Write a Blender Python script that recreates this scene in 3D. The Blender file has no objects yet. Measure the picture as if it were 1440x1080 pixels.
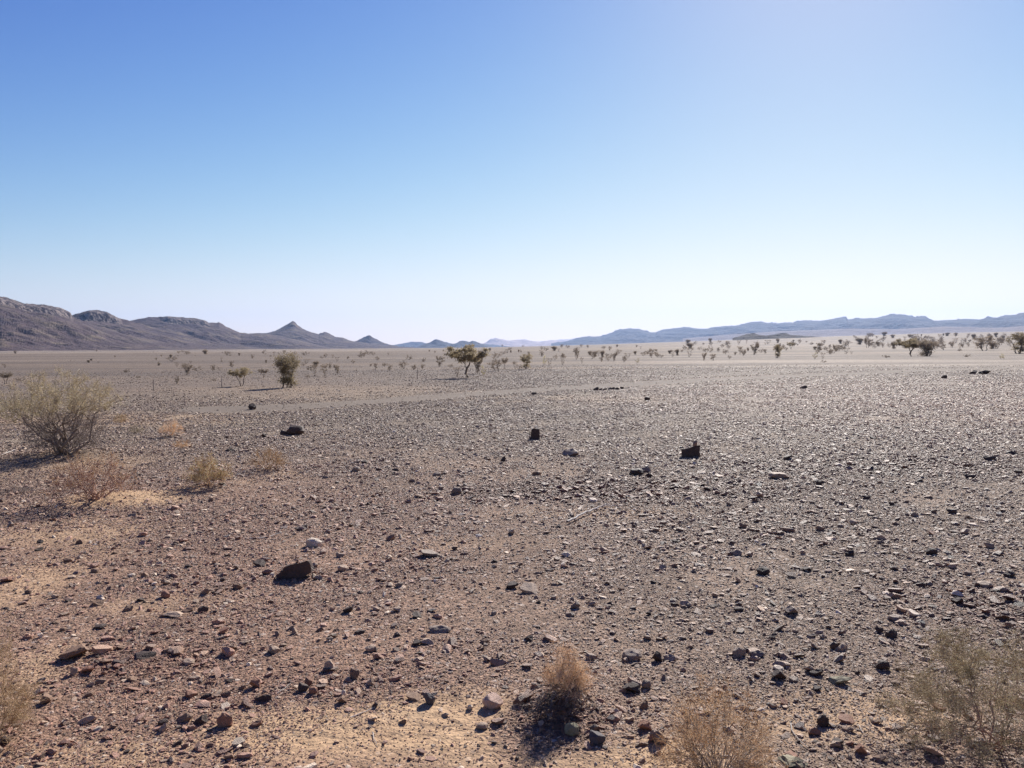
import bpy, bmesh, math, random
import numpy as np
from mathutils import Vector, Matrix, Euler

# ------------------------------------------------------------------ camera, sky, sun, exposure
CAM_H = 2.4
FPX = 1130.0                       # focal length in pixels of a 1440 x 1080 frame
PITCH = math.radians(-2.62)
ROLL = math.radians(-0.32)
SUN_EL = math.radians(31.0)
SUN_AZ = math.radians(21.0)        # to the right of the view direction (+Y)

scene = bpy.context.scene
cam_data = bpy.data.cameras.new('camera')
cam_data.sensor_width = 36.0
cam_data.lens = 36.0 * FPX / 1440.0
cam_data.clip_start = 0.05
cam_data.clip_end = 120000.0
cam = bpy.data.objects.new('camera', cam_data)
scene.collection.objects.link(cam)
CAM_ROT = (Matrix.Rotation(math.radians(90) + PITCH, 3, 'X') @ Matrix.Rotation(ROLL, 3, 'Z'))
cam.rotation_euler = CAM_ROT.to_euler()
cam.location = (0, 0, CAM_H)
scene.camera = cam

world = bpy.data.worlds.new('World')
scene.world = world
world.use_nodes = True
wn = world.node_tree
bg = wn.nodes['Background']
sky = wn.nodes.new('ShaderNodeTexSky')
sky.sky_type = 'NISHITA'
sky.sun_disc = False
sky.sun_elevation = SUN_EL
sky.sun_rotation = SUN_AZ
sky.altitude = 700
sky.air_density = 1.0
sky.dust_density = 0.22
sky.ozone_density = 1.5
EXPO = 0.80
def wnode(op, a, b=None):          # the sky's own brightness curve: deeper blue above, soft white at the horizon
    n = wn.nodes.new('ShaderNodeVectorMath'); n.operation = op
    for k, v in enumerate((a, b)):
        if v is None: continue
        if isinstance(v, bpy.types.NodeSocket): wn.links.new(v, n.inputs[k])
        else: n.inputs[k].default_value = v
    return n.outputs[0]
SKY_MAX = (1.5, 1.27, 1.0)
gam = wn.nodes.new('ShaderNodeGamma'); gam.inputs['Gamma'].default_value = 2.2
wn.links.new(wnode('MULTIPLY', sky.outputs['Color'], (.1, .1, .1)), gam.inputs['Color'])
v = wnode('MULTIPLY', gam.outputs[0], (4.1, 3.65, 6.8))
v = wnode('DIVIDE', v, wnode('ADD', wnode('MULTIPLY', v, tuple(1 / q for q in SKY_MAX)), (1, 1, 1)))
v = wnode('MULTIPLY', v, (10 / 2 ** EXPO,) * 3)
wn.links.new(v, bg.inputs['Color'])
bg.inputs['Strength'].default_value = 0.10

sun_data = bpy.data.lights.new('sun', 'SUN')
sun_data.energy = 5.0
sun_data.angle = math.radians(0.53)
sun_data.color = (1.0, 0.955, 0.89)
sun = bpy.data.objects.new('sun', sun_data)
scene.collection.objects.link(sun)
sun_dir = Vector((math.sin(SUN_AZ) * math.cos(SUN_EL), math.cos(SUN_AZ) * math.cos(SUN_EL), math.sin(SUN_EL)))
sun.rotation_euler = sun_dir.to_track_quat('Z', 'Y').to_euler()
sun.location = (0, 0, 50)

scene.view_settings.view_transform = 'Standard'
scene.view_settings.look = 'None'
scene.view_settings.exposure = EXPO
scene.view_settings.gamma = 1.0
scene.render.engine = 'CYCLES'
scene.cycles.max_bounces = 5
scene.cycles.diffuse_bounces = 3
scene.cycles.glossy_bounces = 2
scene.cycles.transparent_max_bounces = 4
scene.cycles.volume_bounces = 0

R = np.random.RandomState(7)
rnd = random.Random(11)
COL = scene.collection

# ------------------------------------------------------------------ numpy noise
_P = np.random.RandomState(3).rand(512, 512)

def vnoise(x, y):
    xi = np.floor(x).astype(np.int64); yi = np.floor(y).astype(np.int64)
    fx = x - xi; fy = y - yi
    fx = fx * fx * (3 - 2 * fx); fy = fy * fy * (3 - 2 * fy)
    a = _P[xi & 511, yi & 511]; b = _P[(xi + 1) & 511, yi & 511]
    c = _P[xi & 511, (yi + 1) & 511]; d = _P[(xi + 1) & 511, (yi + 1) & 511]
    return (a * (1 - fx) + b * fx) * (1 - fy) + (c * (1 - fx) + d * fx) * fy

def fbm(x, y, o=4, g=0.5):
    s = 0; a = 1; t = 0
    for i in range(o):
        s = s + a * vnoise(x * 2 ** i + 17.3 * i, y * 2 ** i + 9.1 * i); t += a; a *= g
    return s / t

def ridged(x, y, o=4, g=0.55):
    s = 0; a = 1; t = 0
    for i in range(o):
        s = s + a * (1 - np.abs(2 * vnoise(x * 2 ** i + 31.7 * i, y * 2 ** i + 5.9 * i) - 1)); t += a; a *= g
    return s / t

def sstep(x, a, b):
    t = np.clip((x - a) / (b - a), 0, 1)
    return t * t * (3 - 2 * t)

# ------------------------------------------------------------------ where a sight line meets the ground
def ray(px, py):
    v = CAM_ROT @ Vector(((px - 720) / FPX, -(py - 540) / FPX, -1.0))
    v.normalize()
    return v

MOUNDS = []                                           # x, y, rx, ry, height

def height(x, y):
    x = np.asarray(x, float); y = np.asarray(y, float)
    r = np.hypot(x, y); az = np.degrees(np.arctan2(x, np.abs(y) + 1e-9))
    h = 0.10 * (fbm(x / 9 + 40, y / 9 + 11, 3) - 0.5) * sstep(r, 2, 12)
    h += 0.05 * (fbm(x / 2.1 + 3, y / 2.1 + 7, 3) - 0.5)
    h += 0.018 * (fbm(x / 0.35, y / 0.35, 3) - 0.5) * (1 - sstep(r, 20, 45))
    h += 0.35 * (fbm(x / 60 + 5, y / 25 + 2, 3) - 0.5) * sstep(r, 50, 160)
    h += 2.2 * (fbm(x / 420 + 1.7, y / 240 + 4.2, 3) - 0.5) * sstep(r, 300, 1200)
    rise = sstep(az, -6, 34) * 0.80 * (y > 0)
    h += r * np.tan(np.radians(rise)) * sstep(r, 120, 3200)
    for (mx, my, rx, ry, mh) in MOUNDS:
        d = ((x - mx) / rx) ** 2 + ((y - my) / ry) ** 2
        h = h + mh * np.exp(-d * 1.6)
    return h

def ground_at(px, py, far=9000.0):
    """World point where the sight line through pixel (px, py) of the photograph meets the ground."""
    v = ray(px, py)
    hx = math.hypot(v.x, v.y)
    ts = np.geomspace(1.5, far, 1600)
    X = v.x / hx * ts; Y = v.y / hx * ts; Z = CAM_H + v.z / hx * ts
    H = height(X, Y)
    k = np.argmax(Z < H)
    if not (Z < H).any():
        k = len(ts) - 1
    if k > 0:
        a = Z[k - 1] - H[k - 1]; b = Z[k] - H[k]
        f = a / (a - b) if a != b else 0
        f = min(max(f, 0), 1)
        t = ts[k - 1] + (ts[k] - ts[k - 1]) * f
    else:
        t = ts[0]
    x = v.x / hx * t; y = v.y / hx * t
    return x, y, float(height(x, y)), t

def px_size(px, py):
    x, y, z, t = ground_at(px, py)
    return math.hypot(y, 0) / FPX if y > 1 else 1 / FPX

for (px, py, rx, ry, mh) in [(797, 990, .30, .25, .10), (150, 702, 1.0, .9, .10), (95, 640, 1.6, 1.3, .12),
                             (292, 684, .5, .4, .05), (378, 660, .45, .4, .04), (1395, 1050, .6, .5, .05),
                             (1010, 1090, .4, .4, .05), (242, 614, .5, .4, .05)]:
    x, y, z, t = ground_at(px, py)
    MOUNDS.append((x, y, rx, ry, mh))

# patches given by the ground they cover: centre and half sizes measured from the photograph
def patch(px, py, rpx, rpy, amount):
    x, y, z, t = ground_at(px, py)
    x1, y1, z1, t1 = ground_at(px, py - rpy)
    x2, y2, z2, t2 = ground_at(px, min(py + rpy, 1200))
    return (x, y, rpx * y / FPX, max(0.1, (y1 - y2) / 2), amount)

SAND = [patch(*a) for a in [
    (520, 1015, 220, 32, .85), (830, 1065, 250, 40, .85), (1190, 1005, 150, 40, .65), (640, 985, 110, 22, .6),
    (130, 1060, 120, 28, .6), (175, 697, 85, 10, 1.1), (80, 745, 140, 20, .6), (10, 830, 70, 80, .6),
    (840, 722, 110, 10, .5), (100, 655, 120, 18, .35), (330, 540, 170, 9, .35), (530, 545, 170, 12, .3),
    (460, 1045, 200, 30, .6), (930, 985, 100, 25, .5), (20, 960, 60, 60, .6), (260, 690, 40, 8, .5),
    (380, 670, 50, 9, .5), (1330, 590, 200, 6, .25), (600, 765, 150, 12, .25), (150, 590, 200, 10, .5),
    (250, 850, 120, 16, .35), (900, 560, 250, 6, .3)]]
BARE = [patch(*a) for a in [(800, 1000, 80, 45, 1.2), (880, 965, 90, 30, .8), (735, 1035, 40, 35, 1.0)]]
DENSE = [patch(*a) for a in [(890, 688, 230, 15, 1.3), (1250, 655, 250, 16, .8), (1380, 860, 150, 60, .7),
                             (190, 930, 120, 30, .8), (560, 960, 200, 25, .4), (1080, 740, 250, 30, .4), (790, 1005, 70, 40, 1.0)]]

def gsum(P, x, y):
    s = 0
    w = 0.6 + 0.9 * fbm(x * 1.1 + 3, y * 1.1 + 8, 3)
    for (mx, my, rx, ry, a) in P:
        d = ((x - mx) / rx) ** 2 + ((y - my) / ry) ** 2
        s = s + a * np.exp(-d * d * 0.8)
    return np.clip(s * w, 0, 1)

def polyl(pts):
    return [ground_at(*p)[:2] for p in pts]
TRACKS = [(polyl([(300, 576), (430, 571), (560, 562), (700, 552), (860, 542), (960, 536), (1120, 528), (1300, 521), (1500, 514)]), 1.7, 1.0),
          (polyl([(960, 529), (1060, 524), (1180, 519), (1300, 516), (1500, 511)]), 2.0, .8),
          (polyl([(420, 604), (700, 592), (960, 585), (1300, 575)]), .7, .45),
          (polyl([(420, 520), (560, 516), (700, 503), (830, 499), (1000, 494)]), 4, .6),
          (polyl([(0, 504), (150, 503), (300, 505), (500, 501)]), 9, .5)]

def track_mask(x, y):
    m = np.zeros_like(x)
    for pts, w, a in TRACKS:
        d = np.full_like(x, 1e9)
        for (x0, y0), (x1, y1) in zip(pts[:-1], pts[1:]):
            dx, dy = x1 - x0, y1 - y0
            t = np.clip(((x - x0) * dx + (y - y0) * dy) / (dx * dx + dy * dy), 0, 1)
            d = np.minimum(d, np.hypot(x - x0 - t * dx, y - y0 - t * dy))
        w2 = w * (0.7 + 0.6 * vnoise(x / 5, y / 5))
        m = np.maximum(m, a * (1 - sstep(d, w2 * 0.6, w2 * 1.3)))
    return m

def redness(x, y):
    r = np.hypot(x, y); az = np.degrees(np.arctan2(x, y))
    v = (1 - sstep(az, -18, 24)) * (1 - sstep(r, 8, 26)) * 0.95 + 0.25 * (1 - sstep(r, 4, 7)) + .25 * (fbm(x / 2.2, y / 2.2 + 50, 3) - .5)
    v = v + .30 * np.exp(-(((az - 30) / 5) ** 2)) * (1 - sstep(r, 8, 16))
    return np.clip(v, 0, 1)

# ------------------------------------------------------------------ tagging
def tag(o, label=None, cat=None, group=None, kind=None):
    if label: o['label'] = label
    if cat: o['category'] = cat
    if group: o['group'] = group
    if kind: o['kind'] = kind
    return o

def empty(name, loc, rz=0.0, s=1.0):
    o = bpy.data.objects.new(name, None)
    o.empty_display_size = 0.2
    o.location = loc; o.rotation_euler = (0, 0, rz); o.scale = (s, s, s)
    COL.objects.link(o)
    return o

# ------------------------------------------------------------------ materials
def newmat(name):
    m = bpy.data.materials.new(name); m.use_nodes = True
    nt = m.node_tree
    return m, nt, nt.nodes['Principled BSDF']

class NT:
    def __init__(s, nt): s.nt = nt
    def n(s, t, **k):
        nd = s.nt.nodes.new(t)
        for a, v in k.items(): setattr(nd, a, v)
        return nd
    def l(s, a, b): s.nt.links.new(a, b)
    def val(s, sock, v):
        if hasattr(v, 'is_linked') or isinstance(v, bpy.types.NodeSocket): s.l(v, sock)
        else: sock.default_value = v
    def mix(s, f, a, b, mode='MIX'):
        m = s.n('ShaderNodeMix', data_type='RGBA', blend_type=mode)
        s.val(m.inputs[0], f)
        s.val(m.inputs[6], a if isinstance(a, bpy.types.NodeSocket) else (*a, 1))
        s.val(m.inputs[7], b if isinstance(b, bpy.types.NodeSocket) else (*b, 1))
        return m.outputs[2]
    def math(s, op, a, b=0.0, clamp=False):
        m = s.n('ShaderNodeMath', operation=op, use_clamp=clamp)
        s.val(m.inputs[0], a); s.val(m.inputs[1], b)
        return m.outputs[0]
    def ramp(s, v, lo, hi, a=0.0, b=1.0):
        m = s.n('ShaderNodeMapRange'); s.val(m.inputs[0], v)
        m.inputs[1].default_value = lo; m.inputs[2].default_value = hi
        m.inputs[3].default_value = a; m.inputs[4].default_value = b
        return m.outputs[0]
    def noise(s, vec, scale, detail=3, rough=.55):
        n = s.n('ShaderNodeTexNoise'); s.l(vec, n.inputs['Vector'])
        n.inputs['Scale'].default_value = scale; n.inputs['Detail'].default_value = detail
        n.inputs['Roughness'].default_value = rough
        return n
    def vor(s, vec, scale, feature='F1'):
        n = s.n('ShaderNodeTexVoronoi', feature=feature); s.l(vec, n.inputs['Vector'])
        n.inputs['Scale'].default_value = scale
        return n

def ground_material():
    m, nt, b = newmat('ground_soil'); N = NT(nt)
    geo = N.n('ShaderNodeNewGeometry'); P = geo.outputs['Position']
    at = N.n('ShaderNodeAttribute', attribute_name='soil')       # r sand, g red, b track
    sep = N.n('ShaderNodeSeparateColor'); N.l(at.outputs['Color'], sep.inputs[0])
    sand, red, track = sep.outputs[0], sep.outputs[1], sep.outputs[2]
    at2 = N.n('ShaderNodeAttribute', attribute_name='soil_two')  # r far 0..1, g pale band and painted glare at right, b grey-green
    sep2 = N.n('ShaderNodeSeparateColor'); N.l(at2.outputs['Color'], sep2.inputs[0])
    far, pale, green = sep2.outputs[0], sep2.outputs[1], sep2.outputs[2]
    n1 = N.noise(P, 0.35, 5); n2 = N.noise(P, 3.0, 5); n3 = N.noise(P, 40, 3)
    base = N.mix(red, (0.245, 0.176, 0.126), (0.285, 0.172, 0.116))
    base = N.mix(N.math('MULTIPLY', green, .7), base, (0.225, 0.188, 0.138))
    base = N.mix(N.ramp(n1.outputs[0], .35, .7, 0, .45), base, (0.178, 0.124, 0.090))
    sandc = N.mix(N.ramp(n2.outputs[0], .3, .7), (0.41, 0.265, 0.155), (0.48, 0.325, 0.195))
    base = N.mix(sand, base, sandc)
    base = N.mix(pale, base, (0.35, 0.285, 0.230))
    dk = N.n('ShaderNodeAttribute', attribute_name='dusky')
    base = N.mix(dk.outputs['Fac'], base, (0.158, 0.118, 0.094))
    # long faint streaks of darker and lighter ground on the far plain
    mp = N.n('ShaderNodeMapping'); N.l(P, mp.inputs[0]); mp.inputs['Scale'].default_value = (.005, .045, 1)
    ns = N.noise(mp.outputs[0], 1.0, 6, .6)
    base = N.mix(N.math('MULTIPLY', far, N.ramp(ns.outputs[0], .42, .55, .0, .9)), base, (0.128, 0.098, 0.080))
    # grit: many tiny stones of differing shade (1 cm, 3 cm) and, far off, larger speckle
    v1 = N.vor(P, 75); v2 = N.vor(P, 30); v3 = N.vor(P, 6.5); v4 = N.vor(P, 0.9)
    def grey(v):
        s = N.n('ShaderNodeSeparateColor'); N.l(v.outputs['Color'], s.inputs[0]); return s.outputs[0]
    g1, g2, g3, g4 = grey(v1), grey(v2), grey(v3), grey(v4)
    f1 = N.ramp(g1, 0, 1, .66, 1.30); f2 = N.ramp(g2, 0, 1, .62, 1.35)
    f3 = N.ramp(g3, 0, 1, .72, 1.24); f4 = N.ramp(g4, 0, 1, .88, 1.12)
    f = N.math('MULTIPLY', f1, f2)
    f = N.math('MULTIPLY', f, N.math('ADD', N.math('MULTIPLY', N.math('SUBTRACT', f3, 1.0), N.ramp(far, 0, 1, .25, .8)), 1.0))
    f = N.math('MULTIPLY', f, f4)
    fs = N.math('ADD', N.math('MULTIPLY', N.math('SUBTRACT', f, 1.0), N.math('SUBTRACT', 1.0, N.math('MULTIPLY', N.math('MAXIMUM', sand, track), .75))), 1.0)
    col = N.n('ShaderNodeVectorMath', operation='SCALE'); N.l(base, col.inputs[0]); N.l(fs, col.inputs['Scale'])
    # sun glints on the gravel, painted in as a few nearly white chips
    chip = N.math('GREATER_THAN', g2, .965)
    chip = N.math('MULTIPLY', chip, N.math('SUBTRACT', .55, N.math('MULTIPLY', sand, .5)))
    c2 = N.mix(chip, col.outputs[0], (0.50, 0.44, 0.38))
    c3 = N.mix(N.math('MULTIPLY', track, .85), c2, (0.160, 0.126, 0.100))
    N.l(c3, b.inputs['Base Color'])
    b.inputs['Roughness'].default_value = .9
    b.inputs['Specular IOR Level'].default_value = .12
    # bump
    h = N.math('MULTIPLY', N.ramp(v1.outputs['Distance'], 0, .6, 1, 0), .35)
    h = N.math('ADD', h, N.math('MULTIPLY', N.ramp(v2.outputs['Distance'], 0, .6, 1, 0), .8))
    h = N.math('MULTIPLY', h, N.math('SUBTRACT', 1.0, N.math('MULTIPLY', N.math('MAXIMUM', sand, track), .78)))
    h = N.math('ADD', h, N.math('MULTIPLY', n3.outputs[0], .35))
    n5 = N.noise(P, 9.0, 4, .6)
    h = N.math('ADD', h, N.math('MULTIPLY', N.math('MULTIPLY', n5.outputs[0], sand), 4.0))
    h = N.math('ADD', h, N.math('MULTIPLY', N.math('MULTIPLY', N.ramp(v3.outputs['Distance'], 0, .6, 1, 0), far), 2.5))
    bp = N.n('ShaderNodeBump'); N.l(h, bp.inputs['Height'])
    bp.inputs['Strength'].default_value = .75; bp.inputs['Distance'].default_value = .014
    N.l(bp.outputs[0], b.inputs['Normal'])
    return m

def stone_material(name='gravel_stone', instancer=True, rough=.54, spec=.30):
    m, nt, b = newmat(name); N = NT(nt)
    at = N.n('ShaderNodeAttribute', attribute_name='tint')
    at.attribute_type = 'INSTANCER' if instancer else 'OBJECT'
    tc = N.n('ShaderNodeTexCoord')
    P = tc.outputs['Object']
    n = N.noise(P, 3.0 if instancer else 4.0, 4); n2 = N.noise(P, 14.0, 4, .7)
    k = N.ramp(n.outputs[0], .3, .7, .82, 1.16)
    k = N.math('MULTIPLY', k, N.ramp(n2.outputs[0], .3, .7, .85, 1.12))
    c = N.n('ShaderNodeVectorMath', operation='SCALE'); N.l(at.outputs['Color'], c.inputs[0]); N.l(k, c.inputs['Scale'])
    N.l(c.outputs[0], b.inputs['Base Color'])
    b.inputs['Roughness'].default_value = rough
    b.inputs['Specular IOR Level'].default_value = spec
    bp = N.n('ShaderNodeBump'); N.l(n2.outputs[0], bp.inputs['Height'])
    bp.inputs['Strength'].default_value = .5; bp.inputs['Distance'].default_value = .06 if instancer else .02
    N.l(bp.outputs[0], b.inputs['Normal'])
    return m

def plain(name, c1, c2, scale=8, rough=.85, trans=0.0, spec=.2):
    m, nt, b = newmat(name); N = NT(nt)
    tc = N.n('ShaderNodeTexCoord')
    n = N.noise(tc.outputs['Object'], scale, 3)
    oi = N.n('ShaderNodeObjectInfo')
    c = N.mix(N.ramp(n.outputs[0], .3, .7), c1, c2)
    hs = N.n('ShaderNodeHueSaturation'); N.l(c, hs.inputs['Color'])
    N.l(N.ramp(oi.outputs['Random'], 0, 1, .78, 1.18), hs.inputs['Value'])
    N.l(hs.outputs[0], b.inputs['Base Color'])
    b.inputs['Roughness'].default_value = rough
    b.inputs['Specular IOR Level'].default_value = spec
    if trans:
        tr = N.n('ShaderNodeBsdfTranslucent'); N.l(hs.outputs[0], tr.inputs['Color'])
        mx = N.n('ShaderNodeMixShader'); mx.inputs[0].default_value = trans
        out = nt.nodes['Material Output']
        N.l(b.outputs[0], mx.inputs[1]); N.l(tr.outputs[0], mx.inputs[2]); N.l(mx.outputs[0], out.inputs['Surface'])
    return m

def mountain_material(name, c1, c2, c3, cliffc):
    m, nt, b = newmat(name); N = NT(nt)
    geo = N.n('ShaderNodeNewGeometry'); P = geo.outputs['Position']
    at = N.n('ShaderNodeAttribute', attribute_name='cliff')
    n1 = N.noise(P, .0022, 5); n2 = N.noise(P, .009, 6, .65)
    c = N.mix(N.ramp(n1.outputs[0], .38, .62), c1, c2)
    c = N.mix(N.ramp(n2.outputs[0], .50, .64, 0, .75), c, c3)
    mp = N.n('ShaderNodeMapping'); N.l(P, mp.inputs[0]); mp.inputs['Scale'].default_value = (1, 1, .12)
    n3 = N.noise(mp.outputs[0], .075, 3, .7)
    cl = N.mix(N.ramp(n3.outputs[0], .46, .58), (c1[0] * .45, c1[1] * .45, c1[2] * .5), cliffc)
    c = N.mix(at.outputs['Fac'], c, cl)
    N.l(c, b.inputs['Base Color']); b.inputs['Roughness'].default_value = .95
    b.inputs['Specular IOR Level'].default_value = .1
    bp = N.n('ShaderNodeBump'); N.l(n2.outputs[0], bp.inputs['Height'])
    bp.inputs['Strength'].default_value = .8; bp.inputs['Distance'].default_value = 45
    N.l(bp.outputs[0], b.inputs['Normal'])
    return m

M_ground = ground_material()
M_gravel = stone_material('gravel_stone', True)
M_rock = stone_material('loose_rock', False, .68, .18)
M_bark = plain('acacia_bark', (.17, .13, .10), (.27, .21, .165), 6)
M_leaf = plain('acacia_leaf', (.29, .235, .140), (.37, .30, .20), 2.5, trans=.5)
M_leafd = plain('dull_leaf', (.25, .20, .155), (.33, .265, .20), 2.5, trans=.45)
M_leafg = plain('pale_green_leaf', (.42, .36, .18), (.54, .46, .25), 2.5, trans=.5)
M_dry = plain('dry_straw_twig', (.58, .41, .25), (.74, .56, .36), 9, trans=.45)
M_orange = plain('orange_dry_twig', (.72, .52, .35), (.82, .66, .49), 9, trans=.45)
M_redtwig = plain('reddish_twig', (.26, .15, .11), (.38, .24, .18), 9)
M_olive = plain('olive_dry_twig', (.44, .36, .22), (.58, .48, .32), 9, trans=.4)
M_white = plain('sun_bleached_wood', (.66, .58, .50), (.80, .72, .64), 9)
M_pale = plain('pale_twig', (.52, .43, .28), (.68, .58, .41), 9, trans=.35)
M_grey = plain('bleached_twig', (.42, .37, .32), (.58, .53, .47), 9)
M_darktwig = plain('dark_dead_twig', (.15, .115, .10), (.26, .21, .18), 9)
M_pole = plain('weathered_pole', (.16, .12, .10), (.24, .19, .16), 9)
M_mtn = mountain_material('near_mountain_rock', (.062, .041, .047), (.092, .063, .062), (.160, .124, .086), (.215, .172, .155))
M_far = mountain_material('far_mountain_rock', (.045, .042, .048), (.068, .060, .060), (.11, .09, .085), (.10, .085, .08))
M_fan = mountain_material('fan_slope_rock', (.15, .11, .10), (.19, .145, .13), (.22, .17, .15), (.14, .12, .11))
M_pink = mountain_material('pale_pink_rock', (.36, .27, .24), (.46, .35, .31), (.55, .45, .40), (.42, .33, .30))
M_black = mountain_material('black_rock', (.020, .014, .016), (.032, .024, .026), (.05, .038, .038), (.02, .016, .018))

# ------------------------------------------------------------------ mesh helper
def mesh_np(name, V, F, mats, midx=None, smooth=False):
    """F: list of index arrays of equal-length polygons (n,3) or (n,4)."""
    me = bpy.data.meshes.new(name)
    V = np.asarray(V, np.float32)
    polys = [np.asarray(f, np.int32) for f in F if len(f)]
    nl = sum(p.size for p in polys); nf = sum(len(p) for p in polys)
    me.vertices.add(len(V)); me.vertices.foreach_set('co', V.ravel())
    me.loops.add(nl); me.loops.foreach_set('vertex_index', np.concatenate([p.ravel() for p in polys]))
    me.polygons.add(nf)
    tot = np.concatenate([np.full(len(p), p.shape[1], np.int32) for p in polys])
    start = np.concatenate([[0], np.cumsum(tot)[:-1]]).astype(np.int32)
    me.polygons.foreach_set('loop_start', start)
    for m in mats: me.materials.append(m)
    if midx is not None:
        me.polygons.foreach_set('material_index', np.asarray(midx, np.int32))
    if smooth:
        me.polygons.foreach_set('use_smooth', np.ones(nf, bool))
    me.update(calc_edges=True); me.validate()
    return me

def link(name, me, parent=None, loc=None):
    o = bpy.data.objects.new(name, me); COL.objects.link(o)
    if parent is not None: o.parent = parent
    if loc is not None: o.location = loc
    return o

# ------------------------------------------------------------------ THE GROUND: one sheet to the horizon
def build_ground():
    azf = np.radians(np.arange(-40, 40.01, 0.15))
    azc = np.radians(np.arange(44, 317, 6.0))
    az = np.concatenate([azf, azc])
    rr = np.geomspace(1.4, 26000, 960)
    A, Rr = np.meshgrid(az, rr)
    X = Rr * np.sin(A); Y = Rr * np.cos(A)
    Z = height(X, Y)
    na, nr = len(az), len(rr)
    V = np.stack([X, Y, Z], -1).reshape(-1, 3)
    V = np.vstack([V, [[0, 0, float(height(0, 0))]]])
    i = np.arange(nr - 1)[:, None] * na; j = np.arange(na)[None, :]; j2 = (j + 1) % na
    F = np.stack([i + j, i + j2, i + na + j2, i + na + j], -1).reshape(-1, 4)[:, ::-1]
    c = len(V) - 1; jj = np.arange(na)
    F3 = np.stack([np.full(na, c), (jj + 1) % na, jj], -1)
    me = mesh_np('ground', V, [F, F3], [M_ground], smooth=True)
    x, y = V[:, 0].astype(float), V[:, 1].astype(float)
    r = np.hypot(x, y); azd = np.degrees(np.arctan2(x, y))
    sand = gsum(SAND, x, y) * (1 - gsum(BARE, x, y))
    sand = np.maximum(sand, .30 * sstep(fbm(x / 14 + 9, y / 5 + 3, 4), .50, .66) * sstep(r, 45, 90))
    red = redness(x, y); tr = track_mask(x, y)
    col = np.stack([sand, red, tr, np.ones_like(x)], -1).astype(np.float32)
    a = me.color_attributes.new('soil', 'FLOAT_COLOR', 'POINT'); a.data.foreach_set('color', col.ravel())
    far = sstep(r, 30, 80)
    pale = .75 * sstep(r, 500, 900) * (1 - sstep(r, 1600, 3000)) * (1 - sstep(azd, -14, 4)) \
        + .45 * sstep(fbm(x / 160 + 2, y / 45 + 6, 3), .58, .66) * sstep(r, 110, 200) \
        + .80 * sstep(azd, -2, 20) * sstep(r, 14, 40) * (1 - .75 * sstep(r, 100, 300))  # last term: glare on the right middle ground put into the soil colour
    green = (.3 + .7 * fbm(x / 6, y / 4 + 20, 3)) * sstep(r, 12, 30)
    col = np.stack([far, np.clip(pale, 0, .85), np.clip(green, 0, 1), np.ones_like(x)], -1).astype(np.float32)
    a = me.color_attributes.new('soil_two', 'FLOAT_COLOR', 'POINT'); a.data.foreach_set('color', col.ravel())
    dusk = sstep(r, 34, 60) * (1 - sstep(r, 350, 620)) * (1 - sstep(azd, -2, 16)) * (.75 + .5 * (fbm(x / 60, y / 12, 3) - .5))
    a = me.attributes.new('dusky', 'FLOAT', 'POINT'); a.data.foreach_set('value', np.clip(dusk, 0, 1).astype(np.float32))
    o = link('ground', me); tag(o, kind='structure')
build_ground()

# ------------------------------------------------------------------ MOUNTAINS
def prof(pts):
    xs = [p[0] for p in pts]; ys = [p[1] for p in pts]
    return xs, ys

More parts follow.
